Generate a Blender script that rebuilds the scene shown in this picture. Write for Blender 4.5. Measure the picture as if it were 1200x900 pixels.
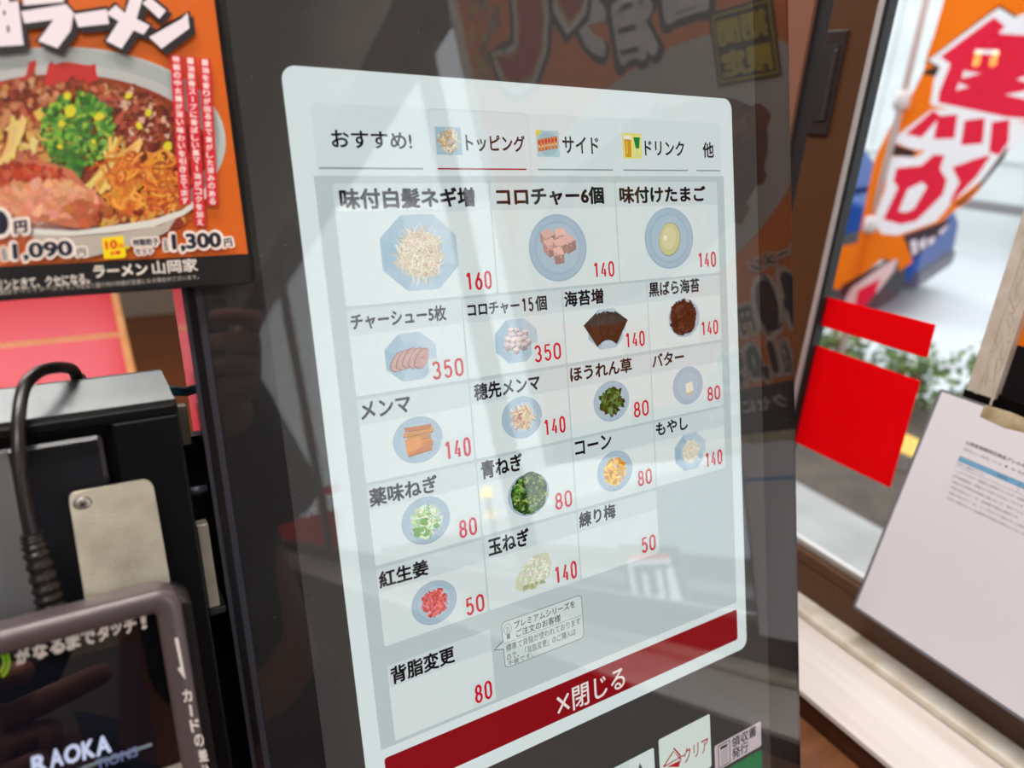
import bpy, bmesh, math, random
import numpy as np
from mathutils import Vector, Matrix
from mathutils.geometry import tessellate_polygon, delaunay_2d_cdt
random.seed(7)
PI = math.pi
for o in list(bpy.data.objects): bpy.data.objects.remove(o)
SC = bpy.context.scene
COL = SC.collection
H = 1.30                                   # height of the lens above the floor

# ------------------------------------------------------------------ camera
R = np.array([[0.86247879, -0.14323464, 0.48540104],
              [-0.50315746, -0.34583992, 0.79197684],
              [0.05443254, -0.92729638, -0.37034918]])   # rows: world axes seen from the lens (right, down, forward)
FPX = 820.0
cam_d = bpy.data.cameras.new('camera'); cam = bpy.data.objects.new('camera', cam_d); COL.objects.link(cam)
cam_d.sensor_width = 36.0; cam_d.lens = FPX / 1200 * 36
cam_d.clip_start = 0.01; cam_d.clip_end = 200
rx, dn, fw = Vector(R[:, 0]), Vector(R[:, 1]), Vector(R[:, 2])
cam.matrix_world = Matrix(((rx.x, -dn.x, -fw.x, 0), (rx.y, -dn.y, -fw.y, 0), (rx.z, -dn.z, -fw.z, H), (0, 0, 0, 1)))
cam_d.dof.use_dof = True; cam_d.dof.focus_distance = 0.36; cam_d.dof.aperture_fstop = 6.4
SC.camera = cam

# ------------------------------------------------------------------ sky, lamps, exposure
wd = bpy.data.worlds.new('overcast_sky'); SC.world = wd; wd.use_nodes = True
bg = wd.node_tree.nodes['Background']; bg.inputs[0].default_value = (0.90, 0.96, 1.0, 1); bg.inputs[1].default_value = 2.6
def area(name, loc, size, power, col=(1, .975, .945), rot=(0, 0, 0), size_y=None):
    l = bpy.data.lights.new(name, 'AREA'); l.energy = power; l.color = col; l.size = size
    if size_y: l.shape = 'RECTANGLE'; l.size_y = size_y
    o = bpy.data.objects.new(name, l); COL.objects.link(o); o.location = loc; o.rotation_euler = rot
    return o
CEIL_LAMPS = [(-.45, -.75), (-.45, 1.9), (-.12, .25), (-1.9, -2.4), (-.5, -3.0)]  # unseen tubes placed to light the room, one added for sill and sheet
CEIL_W = [29, 55, 37, 30, 20]
for i, (x, y) in enumerate(CEIL_LAMPS):
    area('ceiling_tube_light', (x, y, 2.545), 1.15, CEIL_W[i], size_y=.12, rot=(0, 0, 0))
vs = SC.view_settings
vs.view_transform = 'Standard'; vs.look = 'None'; vs.gamma = 1.0; vs.use_curve_mapping = False; vs.exposure = 0.0
try:
    SC.cycles.use_denoising = True
    SC.cycles.max_bounces = 10; SC.cycles.transparent_max_bounces = 24
    SC.cycles.sample_clamp_indirect = 6
except Exception: pass

# ------------------------------------------------------------------ geometry of the place
O = np.array([0.07305469, 0.30654126, 0.00985844])       # top-left corner of the menu window on the tilted screen
TH = math.radians(15)
N = np.array([0, -math.cos(TH), math.sin(TH)]); SD = np.array([0, -math.sin(TH), -math.cos(TH)])
def ray(x, y): return R @ np.array([(x - 600) / FPX, (y - 450) / FPX, 1.0])
def K(x, y, off=0.0):                      # photo point -> (across, down) in mm on the plane of the tilted screen
    P0 = O + N * off * .001; r = ray(x, y); P = r * ((P0 @ N) / (r @ N))
    return ((P - O)[0] * 1000, ((P - O) @ SD) * 1000)
def KW(u, v, z=0.0):                       # mm on the screen plane -> world
    p = O + np.array([1, 0, 0]) * u * .001 + SD * v * .001 + N * z * .001
    return Vector((p[0], p[1], p[2] + H))
def onX(x, y, c): r = ray(x, y); p = r * (c / r[0]); return Vector((p[0], p[1], p[2] + H))
def onZ(x, y, c): r = ray(x, y); p = r * ((c - H) / r[2]); return Vector((p[0], p[1], c))
def mirX(x, y, c):                         # where a reflection seen in the screen glass comes from, on a plane X = c
    r = ray(x, y); P = r * ((O @ N) / (r @ N)); d = r - 2 * (r @ N) * N
    p = P + d * ((c - P[0]) / d[0]); return Vector((p[0], p[1], p[2] + H))
KROT = (math.radians(75), 0, 0)

# ------------------------------------------------------------------ materials
def lin(h):
    if isinstance(h, str):
        h = h.lstrip('#'); c = [int(h[i:i + 2], 16) / 255 for i in (0, 2, 4)]
    else: c = [v / 255 for v in h]
    return tuple(v / 12.92 if v <= .04045 else ((v + .055) / 1.055) ** 2.4 for v in c)
MATS = {}
def mat(name, col, rough=.5, metal=0., spec=.5, noise=None, bump=None, coat=0., **kw):
    if name in MATS: return MATS[name]
    m = bpy.data.materials.new(name); m.use_nodes = True; nt = m.node_tree; b = nt.nodes['Principled BSDF']
    c = lin(col)
    b.inputs['Base Color'].default_value = (*c, 1); b.inputs['Roughness'].default_value = rough
    b.inputs['Metallic'].default_value = metal; b.inputs['Specular IOR Level'].default_value = spec
    b.inputs['Coat Weight'].default_value = coat; b.inputs['Coat Roughness'].default_value = .08
    tc = nt.nodes.new('ShaderNodeTexCoord')
    if noise:                               # (scale, other colour, stretch)
        sc, c2, st = noise
        mp = nt.nodes.new('ShaderNodeMapping'); mp.inputs['Scale'].default_value = st
        nz = nt.nodes.new('ShaderNodeTexNoise'); nz.inputs['Scale'].default_value = sc; nz.inputs['Detail'].default_value = 6
        rp = nt.nodes.new('ShaderNodeValToRGB')
        rp.color_ramp.elements[0].position = .35; rp.color_ramp.elements[1].position = .68
        rp.color_ramp.elements[0].color = (*c, 1); rp.color_ramp.elements[1].color = (*lin(c2), 1)
        nt.links.new(tc.outputs['Object'], mp.inputs[0]); nt.links.new(mp.outputs[0], nz.inputs[0])
        nt.links.new(nz.outputs[0], rp.inputs[0]); nt.links.new(rp.outputs[0], b.inputs['Base Color'])
    if bump:
        sc, st = bump
        nz = nt.nodes.new('ShaderNodeTexNoise'); nz.inputs['Scale'].default_value = sc; nz.inputs['Detail'].default_value = 4
        bp = nt.nodes.new('ShaderNodeBump'); bp.inputs['Strength'].default_value = st; bp.inputs['Distance'].default_value = .002
        nt.links.new(tc.outputs['Object'], nz.inputs[0]); nt.links.new(nz.outputs[0], bp.inputs['Height'])
        nt.links.new(bp.outputs[0], b.inputs['Normal'])
    MATS[name] = m; return m
def emis(name, col, s=1.0):
    if name in MATS: return MATS[name]
    m = bpy.data.materials.new(name); m.use_nodes = True; nt = m.node_tree; nt.nodes.clear()
    e = nt.nodes.new('ShaderNodeEmission'); o = nt.nodes.new('ShaderNodeOutputMaterial')
    e.inputs[0].default_value = (*lin(col), 1); e.inputs[1].default_value = s
    nt.links.new(e.outputs[0], o.inputs[0]); MATS[name] = m; return m
def glass(name, ior=1.5, tint=(1, 1, 1), rough=0.0):
    m = bpy.data.materials.new(name); m.use_nodes = True; nt = m.node_tree; nt.nodes.clear()
    t = nt.nodes.new('ShaderNodeBsdfTransparent'); g = nt.nodes.new('ShaderNodeBsdfGlossy'); f = nt.nodes.new('ShaderNodeFresnel')
    x = nt.nodes.new('ShaderNodeMixShader'); o = nt.nodes.new('ShaderNodeOutputMaterial')
    t.inputs[0].default_value = (*tint, 1); g.inputs['Roughness'].default_value = rough
    ge = nt.nodes.new('ShaderNodeNewGeometry'); mr = nt.nodes.new('ShaderNodeMapRange')   # same index seen from both faces of the sheet
    mr.inputs['To Min'].default_value = ior; mr.inputs['To Max'].default_value = 1 / ior
    nt.links.new(ge.outputs['Backfacing'], mr.inputs['Value']); nt.links.new(mr.outputs['Result'], f.inputs[0])
    nt.links.new(f.outputs[0], x.inputs[0]); nt.links.new(t.outputs[0], x.inputs[1]); nt.links.new(g.outputs[0], x.inputs[2])
    nt.links.new(x.outputs[0], o.inputs[0]); return m
def attr_mat(name, kind, rough=.45, spec=.4, strength=1.0):
    m = bpy.data.materials.new(name); m.use_nodes = True; nt = m.node_tree
    a = nt.nodes.new('ShaderNodeAttribute'); a.attribute_name = 'Col'
    if kind == 'screen':
        nt.nodes.clear(); a = nt.nodes.new('ShaderNodeAttribute'); a.attribute_name = 'Col'
        e = nt.nodes.new('ShaderNodeEmission'); o = nt.nodes.new('ShaderNodeOutputMaterial'); e.inputs[1].default_value = strength
        nt.links.new(a.outputs[0], e.inputs[0]); nt.links.new(e.outputs[0], o.inputs[0])
    else:
        b = nt.nodes['Principled BSDF']; nt.links.new(a.outputs[0], b.inputs['Base Color'])
        b.inputs['Roughness'].default_value = rough; b.inputs['Specular IOR Level'].default_value = spec
    return m
SCREEN = attr_mat('lit_display', 'screen')
PRINT = attr_mat('printed_paper', 'print', .4, .35)
CLOTHPRINT = attr_mat('printed_flag_cloth', 'print', .8, .1)
COVER = glass('touch_glass', 1.62)
PANE = glass('window_glass', 1.5)
LAMI = glass('laminate_film', 1.25, rough=.12)
_nt = CLOTHPRINT.node_tree; _t = _nt.nodes.new('ShaderNodeBsdfTranslucent'); _x = _nt.nodes.new('ShaderNodeMixShader'); _x.inputs[0].default_value = .45
_a = [n_ for n_ in _nt.nodes if n_.type == 'ATTRIBUTE'][0]
_nt.links.new(_a.outputs[0], _t.inputs[0]); _nt.links.new(_nt.nodes['Principled BSDF'].outputs[0], _x.inputs[1]); _nt.links.new(_t.outputs[0], _x.inputs[2]); _nt.links.new(_x.outputs[0], _nt.nodes['Material Output'].inputs[0])
BACKLIT = attr_mat('thin_printed_paper', 'print', .5, .25)
_nt = BACKLIT.node_tree; _t = _nt.nodes.new('ShaderNodeBsdfTranslucent'); _x = _nt.nodes.new('ShaderNodeMixShader'); _x.inputs[0].default_value = .35
_a = [n_ for n_ in _nt.nodes if n_.type == 'ATTRIBUTE'][0]
_nt.links.new(_a.outputs[0], _t.inputs[0]); _nt.links.new(_nt.nodes['Principled BSDF'].outputs[0], _x.inputs[1]); _nt.links.new(_t.outputs[0], _x.inputs[2]); _nt.links.new(_x.outputs[0], _nt.nodes['Material Output'].inputs[0])
BLACKP = mat('black_plastic', (8, 8, 9), .36, spec=.2, bump=(900, .08))
BLACKM = mat('matte_black', (9, 9, 10), .6)
SLATE = mat('slate_grey_plastic', (52, 52, 60), .4)
TAUPE = mat('taupe_metallic_plastic', (98, 86, 88), .34, metal=.35)
SILVER = mat('silver_painted_metal', (122, 125, 125), .3, metal=.75, bump=(2500, .15))
STEEL = mat('brushed_steel_plate', (176, 168, 152), .42, metal=.85, noise=(60, (150, 142, 128), (1, 1, 1)), bump=(1800, .2))
CHROME = mat('screw_steel', (190, 182, 170), .38, metal=.9)
RUBBER = mat('black_cable_rubber', (30, 27, 27), .3)
BROWNF = mat('brown_window_frame', (84, 54, 32), .4, spec=.3)
BLACKF = mat('black_window_gasket', (22, 20, 22), .6)
ALU = mat('pale_aluminium', (205, 203, 200), .35, metal=.5)
DIRTALU = mat('dirty_beige_aluminium', (222, 214, 202), .45, metal=.1, noise=(45, (200, 186, 166), (1, 1, .5)))
WOODSILL = mat('pale_varnished_wood', (216, 207, 203), .4, noise=(9, (200, 187, 177), (5, .35, 1)), coat=.3)
WOODB = mat('brown_wood', (120, 74, 40), .5, noise=(10, (96, 55, 28), (.6, 7, 1)))
FLOORM = mat('orange_brown_floor', (150, 84, 38), .3, noise=(5, (120, 62, 26), (.6, 5, 1)))
WALLM = mat('grey_beige_wall', (176, 164, 150), .8, noise=(6, (168, 156, 142), (1, 1, 1)))
SALMON = mat('salmon_wall', (128, 84, 64), .8)
CEILM = mat('ceiling_board', (150, 144, 136), .85, noise=(14, (140, 134, 126), (1, 1, 1)))
REDT = mat('glossy_red_laminate', (206, 20, 42), .25, spec=.22)
EDGEW = mat('orange_wood_edging', (214, 150, 88), .45, noise=(20, (198, 130, 70), (1, 1, 1)))
REDF = mat('red_window_film', (226, 8, 24), .35)
def film_mat():
    m = bpy.data.materials.new('red_translucent_film'); m.use_nodes = True; nt = m.node_tree; b = nt.nodes['Principled BSDF']
    b.inputs['Base Color'].default_value = (*lin((232, 8, 28)), 1); b.inputs['Roughness'].default_value = .25
    t = nt.nodes.new('ShaderNodeBsdfTranslucent'); t.inputs[0].default_value = (*lin((250, 8, 46)), 1)
    x = nt.nodes.new('ShaderNodeMixShader'); x.inputs[0].default_value = .62
    nt.links.new(b.outputs[0], x.inputs[1]); nt.links.new(t.outputs[0], x.inputs[2]); nt.links.new(x.outputs[0], nt.nodes['Material Output'].inputs[0]); return m
REDF = film_mat()
CONC = mat('pale_concrete', (176, 176, 174), .8, noise=(3, (150, 150, 146), (1, 1, 1)))
SOIL = mat('dark_wet_gutter', (92, 82, 72), .7, noise=(7, (70, 62, 54), (1, 1, 1)))
CURB = mat('grey_kerb_stone', (168, 168, 166), .8, noise=(8, (150, 150, 148), (1, 1, 1)))
ROAD = mat('pale_road', (212, 214, 217), .5, noise=(1.2, (196, 199, 203), (1, .3, 1)))  # pale mottled tone over the whole surface
YELLOW = mat('yellow_kerb_paint', (232, 190, 92), .7)
BLDG = mat('pale_grey_building_wall', (208, 212, 210), .85, noise=(1.4, (196, 200, 198), (1, 1, 2)))
BLUE = mat('blue_car_paint', (14, 62, 130), .4, spec=.25)
CARGLASS = mat('sky_reflection_glass', (130, 200, 232), .12, spec=.8)  # pale blue stands for sky reflected in the windows
TYRE = mat('tyre_rubber', (52, 52, 56), .8)
LEAF = mat('hedge_leaf', (74, 108, 44), .6, noise=(9, (46, 80, 28), (1, 1, 1)))
LEAF2 = mat('hedge_leaf_light', (112, 140, 66), .6)
POLEM = mat('pinkish_white_pole', (214, 196, 192), .4)
TAPE = mat('yellowed_clear_tape', (206, 192, 160), .25, noise=(70, (172, 152, 118), (1, 1, 1)))
PAPER = mat('white_paper', (232, 224, 226), .55)
DARKCLOTH = mat('dark_jacket_cloth', (22, 22, 26), .85)
SKIN = mat('skin', (150, 96, 78), .55)
HAIR = mat('black_hair', (16, 14, 14), .6)

# ------------------------------------------------------------------ builders
def link(name, me, m=None, parent=None):
    o = bpy.data.objects.new(name, me); COL.objects.link(o)
    if m is not None:
        for x in (m if isinstance(m, (list, tuple)) else [m]): me.materials.append(x)
    if parent is not None: o.parent = parent
    return o
def empty(name, loc, rot=(0, 0, 0)):
    o = bpy.data.objects.new(name, None); COL.objects.link(o); o.location = loc; o.rotation_euler = rot; o.empty_display_size = .02
    return o
def tag(o, label, cat, group=None, kind=None):
    o['label'] = label; o['category'] = cat
    if group: o['group'] = group
    if kind: o['kind'] = kind
    return o
def struct(o): o['kind'] = 'structure'; return o
class MB:                                   # collects shapes into one mesh
    def __init__(s): s.bm = bmesh.new()
    def box(s, a, b, bev=0, seg=2, mi=0):
        t = bmesh.new(); bmesh.ops.create_cube(t, size=1)
        a, b = Vector(a), Vector(b)
        for v in t.verts: v.co = Vector((a[i] + (b[i] - a[i]) * (v.co[i] + .5) for i in range(3)))
        if bev: bmesh.ops.bevel(t, geom=t.edges[:], offset=bev, segments=seg, affect='EDGES', profile=.5)
        return s.add(t, mi)
    def add(s, t, mi=0, M=None):
        bmesh.ops.recalc_face_normals(t, faces=t.faces[:])
        vm = {}
        for v in t.verts: vm[v] = s.bm.verts.new(M @ v.co if M else v.co)
        for f in t.faces:
            try: g = s.bm.faces.new([vm[v] for v in f.verts])
            except ValueError: continue
            g.material_index = mi; g.smooth = f.smooth
        t.free(); return s
    def prism(s, pts, z0, z1, bev=0, mi=0, smooth=False):       # polygon in x,y extruded along z
        t = bmesh.new(); n = len(pts)
        lo = [t.verts.new((p[0], p[1], z0)) for p in pts]; hi = [t.verts.new((p[0], p[1], z1)) for p in pts]
        t.faces.new(lo[::-1]); top = t.faces.new(hi)
        for i in range(n): f = t.faces.new((lo[i], lo[(i + 1) % n], hi[(i + 1) % n], hi[i])); f.smooth = smooth
        if bev: bmesh.ops.bevel(t, geom=list(top.edges), offset=bev, segments=3, affect='EDGES', profile=.5)
        return s.add(t, mi)
    def hexa(s, lo, hi, mi=0):                                   # two quads joined
        t = bmesh.new(); a = [t.verts.new(p) for p in lo]; b = [t.verts.new(p) for p in hi]
        t.faces.new(a[::-1]); t.faces.new(b)
        for i in range(4): t.faces.new((a[i], a[(i + 1) % 4], b[(i + 1) % 4], b[i]))
        return s.add(t, mi)
    def tube(s, path, rad, n=14, cap=True, mi=0):
        t = bmesh.new(); path = [Vector(p) for p in path]; rings = []; up = None
        for i, p in enumerate(path):
            d = (path[min(i + 1, len(path) - 1)] - path[max(i - 1, 0)]).normalized()
            if up is None: up = d.orthogonal().normalized()
            up = (up - d * up.dot(d)).normalized(); sd = d.cross(up)
            r = rad[i] if isinstance(rad, (list, tuple)) else rad
            rings.append([t.verts.new(p + (up * math.cos(2 * PI * k / n) + sd * math.sin(2 * PI * k / n)) * r) for k in range(n)])
        for a, b in zip(rings, rings[1:]):
            for k in range(n): t.faces.new((a[k], a[(k + 1) % n], b[(k + 1) % n], b[k])).smooth = True
        if cap: t.faces.new(rings[0][::-1]); t.faces.new(rings[-1])
        return s.add(t, mi)
    def lathe(s, prof, n=24, axis='Z', at=(0, 0, 0), mi=0):
        t = bmesh.new(); at = Vector(at); rings = []
        for r, h in prof:
            ring = []
            for k in range(n):
                c, q = math.cos(2 * PI * k / n) * r, math.sin(2 * PI * k / n) * r
                p = {'Z': (c, q, h), 'Y': (q, h, c), 'X': (h, c, q)}[axis]
                ring.append(t.verts.new(at + Vector(p)))
            rings.append(ring)
        for a, b in zip(rings, rings[1:]):
            for k in range(n): t.faces.new((a[k], a[(k + 1) % n], b[(k + 1) % n], b[k])).smooth = True
        t.faces.new(rings[0][::-1]); t.faces.new(rings[-1])
        return s.add(t, mi)
    def build(s, name, m, parent=None):
        me = bpy.data.meshes.new(name); s.bm.to_mesh(me); s.bm.free()
        return link(name, me, m, parent)
def rr(u0, v0, u1, v1, r, n=5):             # rounded rectangle outline
    pts = []
    for cx, cy, a in ((u1 - r, v0 + r, -90), (u1 - r, v1 - r, 0), (u0 + r, v1 - r, 90), (u0 + r, v0 + r, 180)):
        for k in range(n + 1):
            t = math.radians(a + 90 * k / n); pts.append((cx + r * math.cos(t), cy + r * math.sin(t)))
    return pts
def ring(u0, v0, u1, v1, w, r, n=5): return rr(u0, v0, u1, v1, r, n), rr(u0 + w, v0 + w, u1 - w, v1 - w, max(r - w, .1), n)

_TX = {}
STEP = .0012
def glyphs(body, bold=0.0, sp=1.0):         # lettering as flat triangles, bounding box normalised to 0..1
    k = (body, bold, sp)
    if k in _TX: return _TX[k]
    c = bpy.data.curves.new('lettering', 'FONT'); c.body = body; c.offset = bold; c.resolution_u = 3; c.space_character = sp
    o = bpy.data.objects.new('lettering', c); COL.objects.link(o)
    bpy.context.view_layer.update()
    dg = bpy.context.evaluated_depsgraph_get(); me = o.evaluated_get(dg).to_mesh()
    V = [(v.co.x, v.co.y) for v in me.vertices]; F = [tuple(p.vertices) for p in me.polygons]
    o.evaluated_get(dg).to_mesh_clear(); bpy.data.objects.remove(o); bpy.data.curves.remove(c)
    xs = [p[0] for p in V]; ys = [p[1] for p in V]
    x0, x1, y0, y1 = min(xs), max(xs), min(ys), max(ys)
    V = [((x - x0) / (x1 - x0), 1 - (y - y0) / (y1 - y0)) for x, y in V]
    _TX[k] = (V, F, (x1 - x0) / (y1 - y0)); return _TX[k]
class Art:                                  # flat coloured graphics (mm: across, down) in thin layers on one surface
    def __init__(s): s.V, s.F, s.C, s.z, s.lay = [], [], [], 0.0, []
    def tri(s, pts2, faces, col, z):
        b = len(s.V); s.V += [(p[0], p[1], z) for p in pts2]; c = lin(col)
        for f in faces: s.F.append(tuple(b + i for i in f)); s.C.append(c)
    def poly(s, pts, col, z=None):
        if z is None: s.z += STEP; z = s.z
        t = tessellate_polygon([[Vector((p[0], p[1], 0)) for p in pts]])
        s.tri(pts, t, col, z)
    def rect(s, u0, v0, u1, v1, col, r=0, z=None): s.poly(rr(u0, v0, u1, v1, r) if r else [(u0, v0), (u1, v0), (u1, v1), (u0, v1)], col, z)
    def ell(s, u, v, ru, rv, col, n=28, rot=0, z=None):
        a = math.radians(rot); P = []
        for k in range(n):
            x, y = ru * math.cos(2 * PI * k / n), rv * math.sin(2 * PI * k / n)
            P.append((u + x * math.cos(a) - y * math.sin(a), v + x * math.sin(a) + y * math.cos(a)))
        s.poly(P, col, z)
    def blob(s, u, v, r, col, n=8, j=.35, asp=1, rot=None, z=None):
        a = random.random() * PI if rot is None else rot; P = []
        for k in range(n):
            q = r * (1 + j * (random.random() - .5) * 2); x, y = q * math.cos(2 * PI * k / n) * asp, q * math.sin(2 * PI * k / n)
            P.append((u + x * math.cos(a) - y * math.sin(a), v + x * math.sin(a) + y * math.cos(a)))
        s.poly(P, col, z)
    def line(s, pts, w, col, z=None):
        if z is None: s.z += STEP; z = s.z
        L, Rr = [], []
        for i, p in enumerate(pts):
            a, b = pts[max(i - 1, 0)], pts[min(i + 1, len(pts) - 1)]
            dx, dy = b[0] - a[0], b[1] - a[1]; q = math.hypot(dx, dy) or 1
            L.append((p[0] - dy / q * w / 2, p[1] + dx / q * w / 2)); Rr.append((p[0] + dy / q * w / 2, p[1] - dx / q * w / 2))
        n = len(pts); s.tri(L + Rr, [(i, i + 1, n + i + 1, n + i) for i in range(n - 1)], col, z)
    def text(s, body, u0, v0, u1, v1, col, bold=0.0, sp=1.0, z=None, grow=0.0, fn=None):
        if z is None: s.z += STEP; z = s.z
        V, F, asp = glyphs(body, 0.0, sp)
        if bold:                            # heavier strokes: the same glyphs struck again, slightly shifted
            hh = abs(v1 - v0) * bold * 1.15; hx = abs(u1 - u0) / asp * bold * 1.15; steps = ((1, 0), (-1, 0), (.7, .7), (-.7, .7), (.7, -.7), (-.7, -.7), (0, .9), (0, -.9))
            s.shift(V, F, u0, v0, u1, v1, hx, hh, steps, col, z, fn)
            u0 += hx; u1 -= hx; v0 += hh * .9; v1 -= hh * .9
        P = [(u0 - grow + x * (u1 - u0 + 2 * grow), v0 - grow + y * (v1 - v0 + 2 * grow)) for x, y in V]
        if fn: P = [fn(*p) for p in P]
        s.tri(P, F, col, z)
    def shift(s, V, F, u0, v0, u1, v1, hx, h, steps, col, z, fn=None):
        for i, (dx, dy) in enumerate(steps):
            P = [(u0 + hx + x * (u1 - u0 - 2 * hx) + dx * hx, v0 + h * .9 + y * (v1 - v0 - 1.8 * h) + dy * h) for x, y in V]
            if fn: P = [fn(*p) for p in P]
            s.tri(P, F, col, z - .00005 * (i + 1))
    def halo(s, body, u0, v0, u1, v1, g, col, fn=None, n=12):      # outline round lettering, g wide
        s.z += STEP; V, F, _ = glyphs(body)
        for i in range(n):
            a = 2 * PI * i / n
            P = [(u0 + x * (u1 - u0) + g * math.cos(a), v0 + y * (v1 - v0) + g * math.sin(a)) for x, y in V]
            if fn: P = [fn(*p) for p in P]
            s.tri(P, F, col, s.z + i * .00004)
    def build(s, name, m, parent=None, fn=None, z0=0.0):
        me = bpy.data.meshes.new(name)
        f = fn or (lambda u, v, z: (u * .001, -v * .001, z * .001))
        me.from_pydata([f(p[0], p[1], p[2] + z0) for p in s.V], [], s.F)
        ca = me.color_attributes.new('Col', 'FLOAT_COLOR', 'CORNER')
        buf = []
        for p, c in zip(me.polygons, s.C): buf += [c[0], c[1], c[2], 1.0] * p.loop_total
        ca.data.foreach_set('color', buf); me.update()
        bm = bmesh.new(); bm.from_mesh(me)
        bm.to_mesh(me); bm.free()
        return link(name, me, m, parent)
def _arc(cx, cy, rx_, ry_, a0, a1, n=16): return [(cx + rx_ * math.cos(math.radians(a0 + (a1 - a0) * k / n)), cy + ry_ * math.sin(math.radians(a0 + (a1 - a0) * k / n))) for k in range(n + 1)]
DIG = {'0': [[(0, .34), (0, .68)] + _arc(.5, .70, .5, .30, 180, 0)[1:-1] + [(1, .68), (1, .32)] + _arc(.5, .30, .5, .30, 0, -180)[1:-1] + [(0, .32), (0, .36)]],
       '1': [[(.12, .20), (.52, 0), (.60, 0), (.60, 1)]], '3': [_arc(.46, .26, .42, .26, -160, 90), _arc(.48, .74, .48, .26, -90, 160)],
       '4': [[(.58, 0), (0, .76), (1.02, .76)], [(.74, .46), (.74, 1)]], '5': [[(.92, 0), (.16, 0), (.10, .47)] + _arc(.48, .68, .48, .32, -145, 155)],
       '6': [[(.70, 0), (.10, .54)] + _arc(.5, .69, .5, .31, 200, -170, 28)], '8': [_arc(.5, .25, .42, .25, 0, 360, 24), _arc(.5, .74, .5, .26, 0, 360, 24)]}
def digits(ar, tx, u0, v0, u1, v1, col, wt=.135):
    h = v1 - v0; w = h * wt; n = len(tx); gap = (u1 - u0) * (.075 if n == 3 else .11); cw = (u1 - u0 - gap * (n - 1)) / n; ar.z += STEP
    for i, ch in enumerate(tx):
        x0 = u0 + i * (cw + gap) + w / 2; ww = cw - w
        for st in DIG[ch]: ar.line([(x0 + x * ww, v0 + w / 2 + y * (h - w)) for x, y in st], w, col, ar.z)
def jit(c, a=14): return tuple(max(0, min(255, v + random.uniform(-a, a))) for v in c)
def kiosk_thing(name, u, v, z=0.0):         # an Empty leaning like the screen; children are drawn in screen millimetres
    e = empty(name, KW(u, v, z), KROT); off = Vector((-u * .001, v * .001, -z * .001)); return e, off
def put(o, off): o.location = off; return o
def kb(u0, v0, z0, u1, v1, z1): return ((u0 * .001, -v1 * .001, z0 * .001), (u1 * .001, -v0 * .001, z1 * .001))
def km(pts): return [(u * .001, -v * .001) for u, v in pts]

# ================================================================== the room
def sbox(name, a, b, m, bev=0):
    return struct(MB().box(a, b, bev).build(name, m))
XW = .60                                   # inner face of the window wall
ZS, ZH = .83, 1.95                         # sill and window head heights
sbox('floor', (-3.6, -4.7, -.1), (.75, 4.7, 0), FLOORM)
sbox('ceiling', (-3.6, -4.7, 2.6), (.75, 4.7, 2.7), CEILM)
sbox('wall_left', (-3.7, -4.7, 0), (-3.6, 4.7, 2.6), WALLM)
wf = MB(); wf.box((-3.6, 4.6, 0), (.75, 4.7, 1.55)); wf.box((-3.6, 4.6, 2.3), (.75, 4.7, 2.6)); wf.box((-3.6, 4.6, 1.55), (-3.1, 4.7, 2.3)); wf.box((.1, 4.6, 1.55), (.75, 4.7, 2.3))
struct(wf.build('wall_front', WALLM))
struct(MB().box((-3.1, 4.64, 1.55), (.1, 4.645, 2.3)).build('glare_window', PANE))  # unseen far window added for bright glare on the red tables
wf = MB()
for x in (-3.1, -2.05, -1.0, .05): wf.box((x, 4.62, 1.55), (x + .05, 4.68, 2.3))
wf.box((-3.1, 4.62, 1.55), (.1, 4.68, 1.6)); wf.box((-3.1, 4.62, 2.25), (.1, 4.68, 2.3)); struct(wf.build('glare_window_frame', BROWNF))
sbox('wall_back', (-3.6, -4.7, 0), (.75, -4.6, 2.6), WALLM)
wl = MB(); wl.box((XW, -4.6, 0), (.622, 4.6, ZS)); wl.box((.622, -4.6, 0), (.75, 4.6, .66)); struct(wl.build('wall_right_lower', WOODB))
sbox('wall_right_upper', (XW, -4.6, ZH + .12), (.75, 4.6, 2.6), WALLM)
wl = MB(); wl.box((XW, .489, ZS), (.617, 4.6, ZH + .12)); wl.box((.617, .85, ZS), (.75, 4.6, ZH + .12)); struct(wl.build('wall_right_far', SALMON))
sbox('wall_right_near', (XW, -4.6, ZS), (.75, -3.9, ZH + .12), WALLM)
# window sill board with its moulded strip
sill = MB().box((.4905, -3.9, .8195), (.606, .53, .825), .0008).build('trim_1', WOODSILL); struct(sill)
strip = MB().box((.572, -3.9, .8255), (.604, .49, .834), .002).build('trim_2', DIRTALU); struct(strip)
struct(MB().box((.496, -3.9, .765), (.606, .53, .8193)).build('trim_4', mat('shaded_apron_wood', (88, 46, 20), .55, noise=(10, (70, 36, 16), (.6, 7, 1)))))  # brown apron; shade of the sill's front face put into its colour
# window frame: bottom rail, head, stile with the recessed pull, aluminium edges
fr = MB()
fr.box((.5945, -3.9, .834), (.622, .489, .866), .002); fr.box((.5965, -3.9, .866), (.613, .489, .880), .0015)
fr.box((.596, -3.9, ZH), (.66, .489, ZH + .12), .002)
fr.box((.600, .4245, .88), (.613, .469, ZH), .0015)
fr.box((.600, -.63, .88), (.618, -.57, ZH), .0015)
fr.box((.600, -2.22, .88), (.618, -2.14, ZH), .0015)
frame1 = struct(fr.build('window_1', BROWNF))
g = MB(); g.box((.604, .469, .84), (.616, .489, ZH)); g.box((.604, .4165, .884), (.6165, .4200, ZH), .0006)
struct(g.build('window_1_gasket', BLACKF, frame1))
a = MB(); a.box((.6005, .4200, .882), (.606, .4245, ZH), .0008); a.box((.604, -3.9, .880), (.612, .4165, .8875), .001)
struct(a.build('window_1_aluminium_bead', ALU, frame1))
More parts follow.
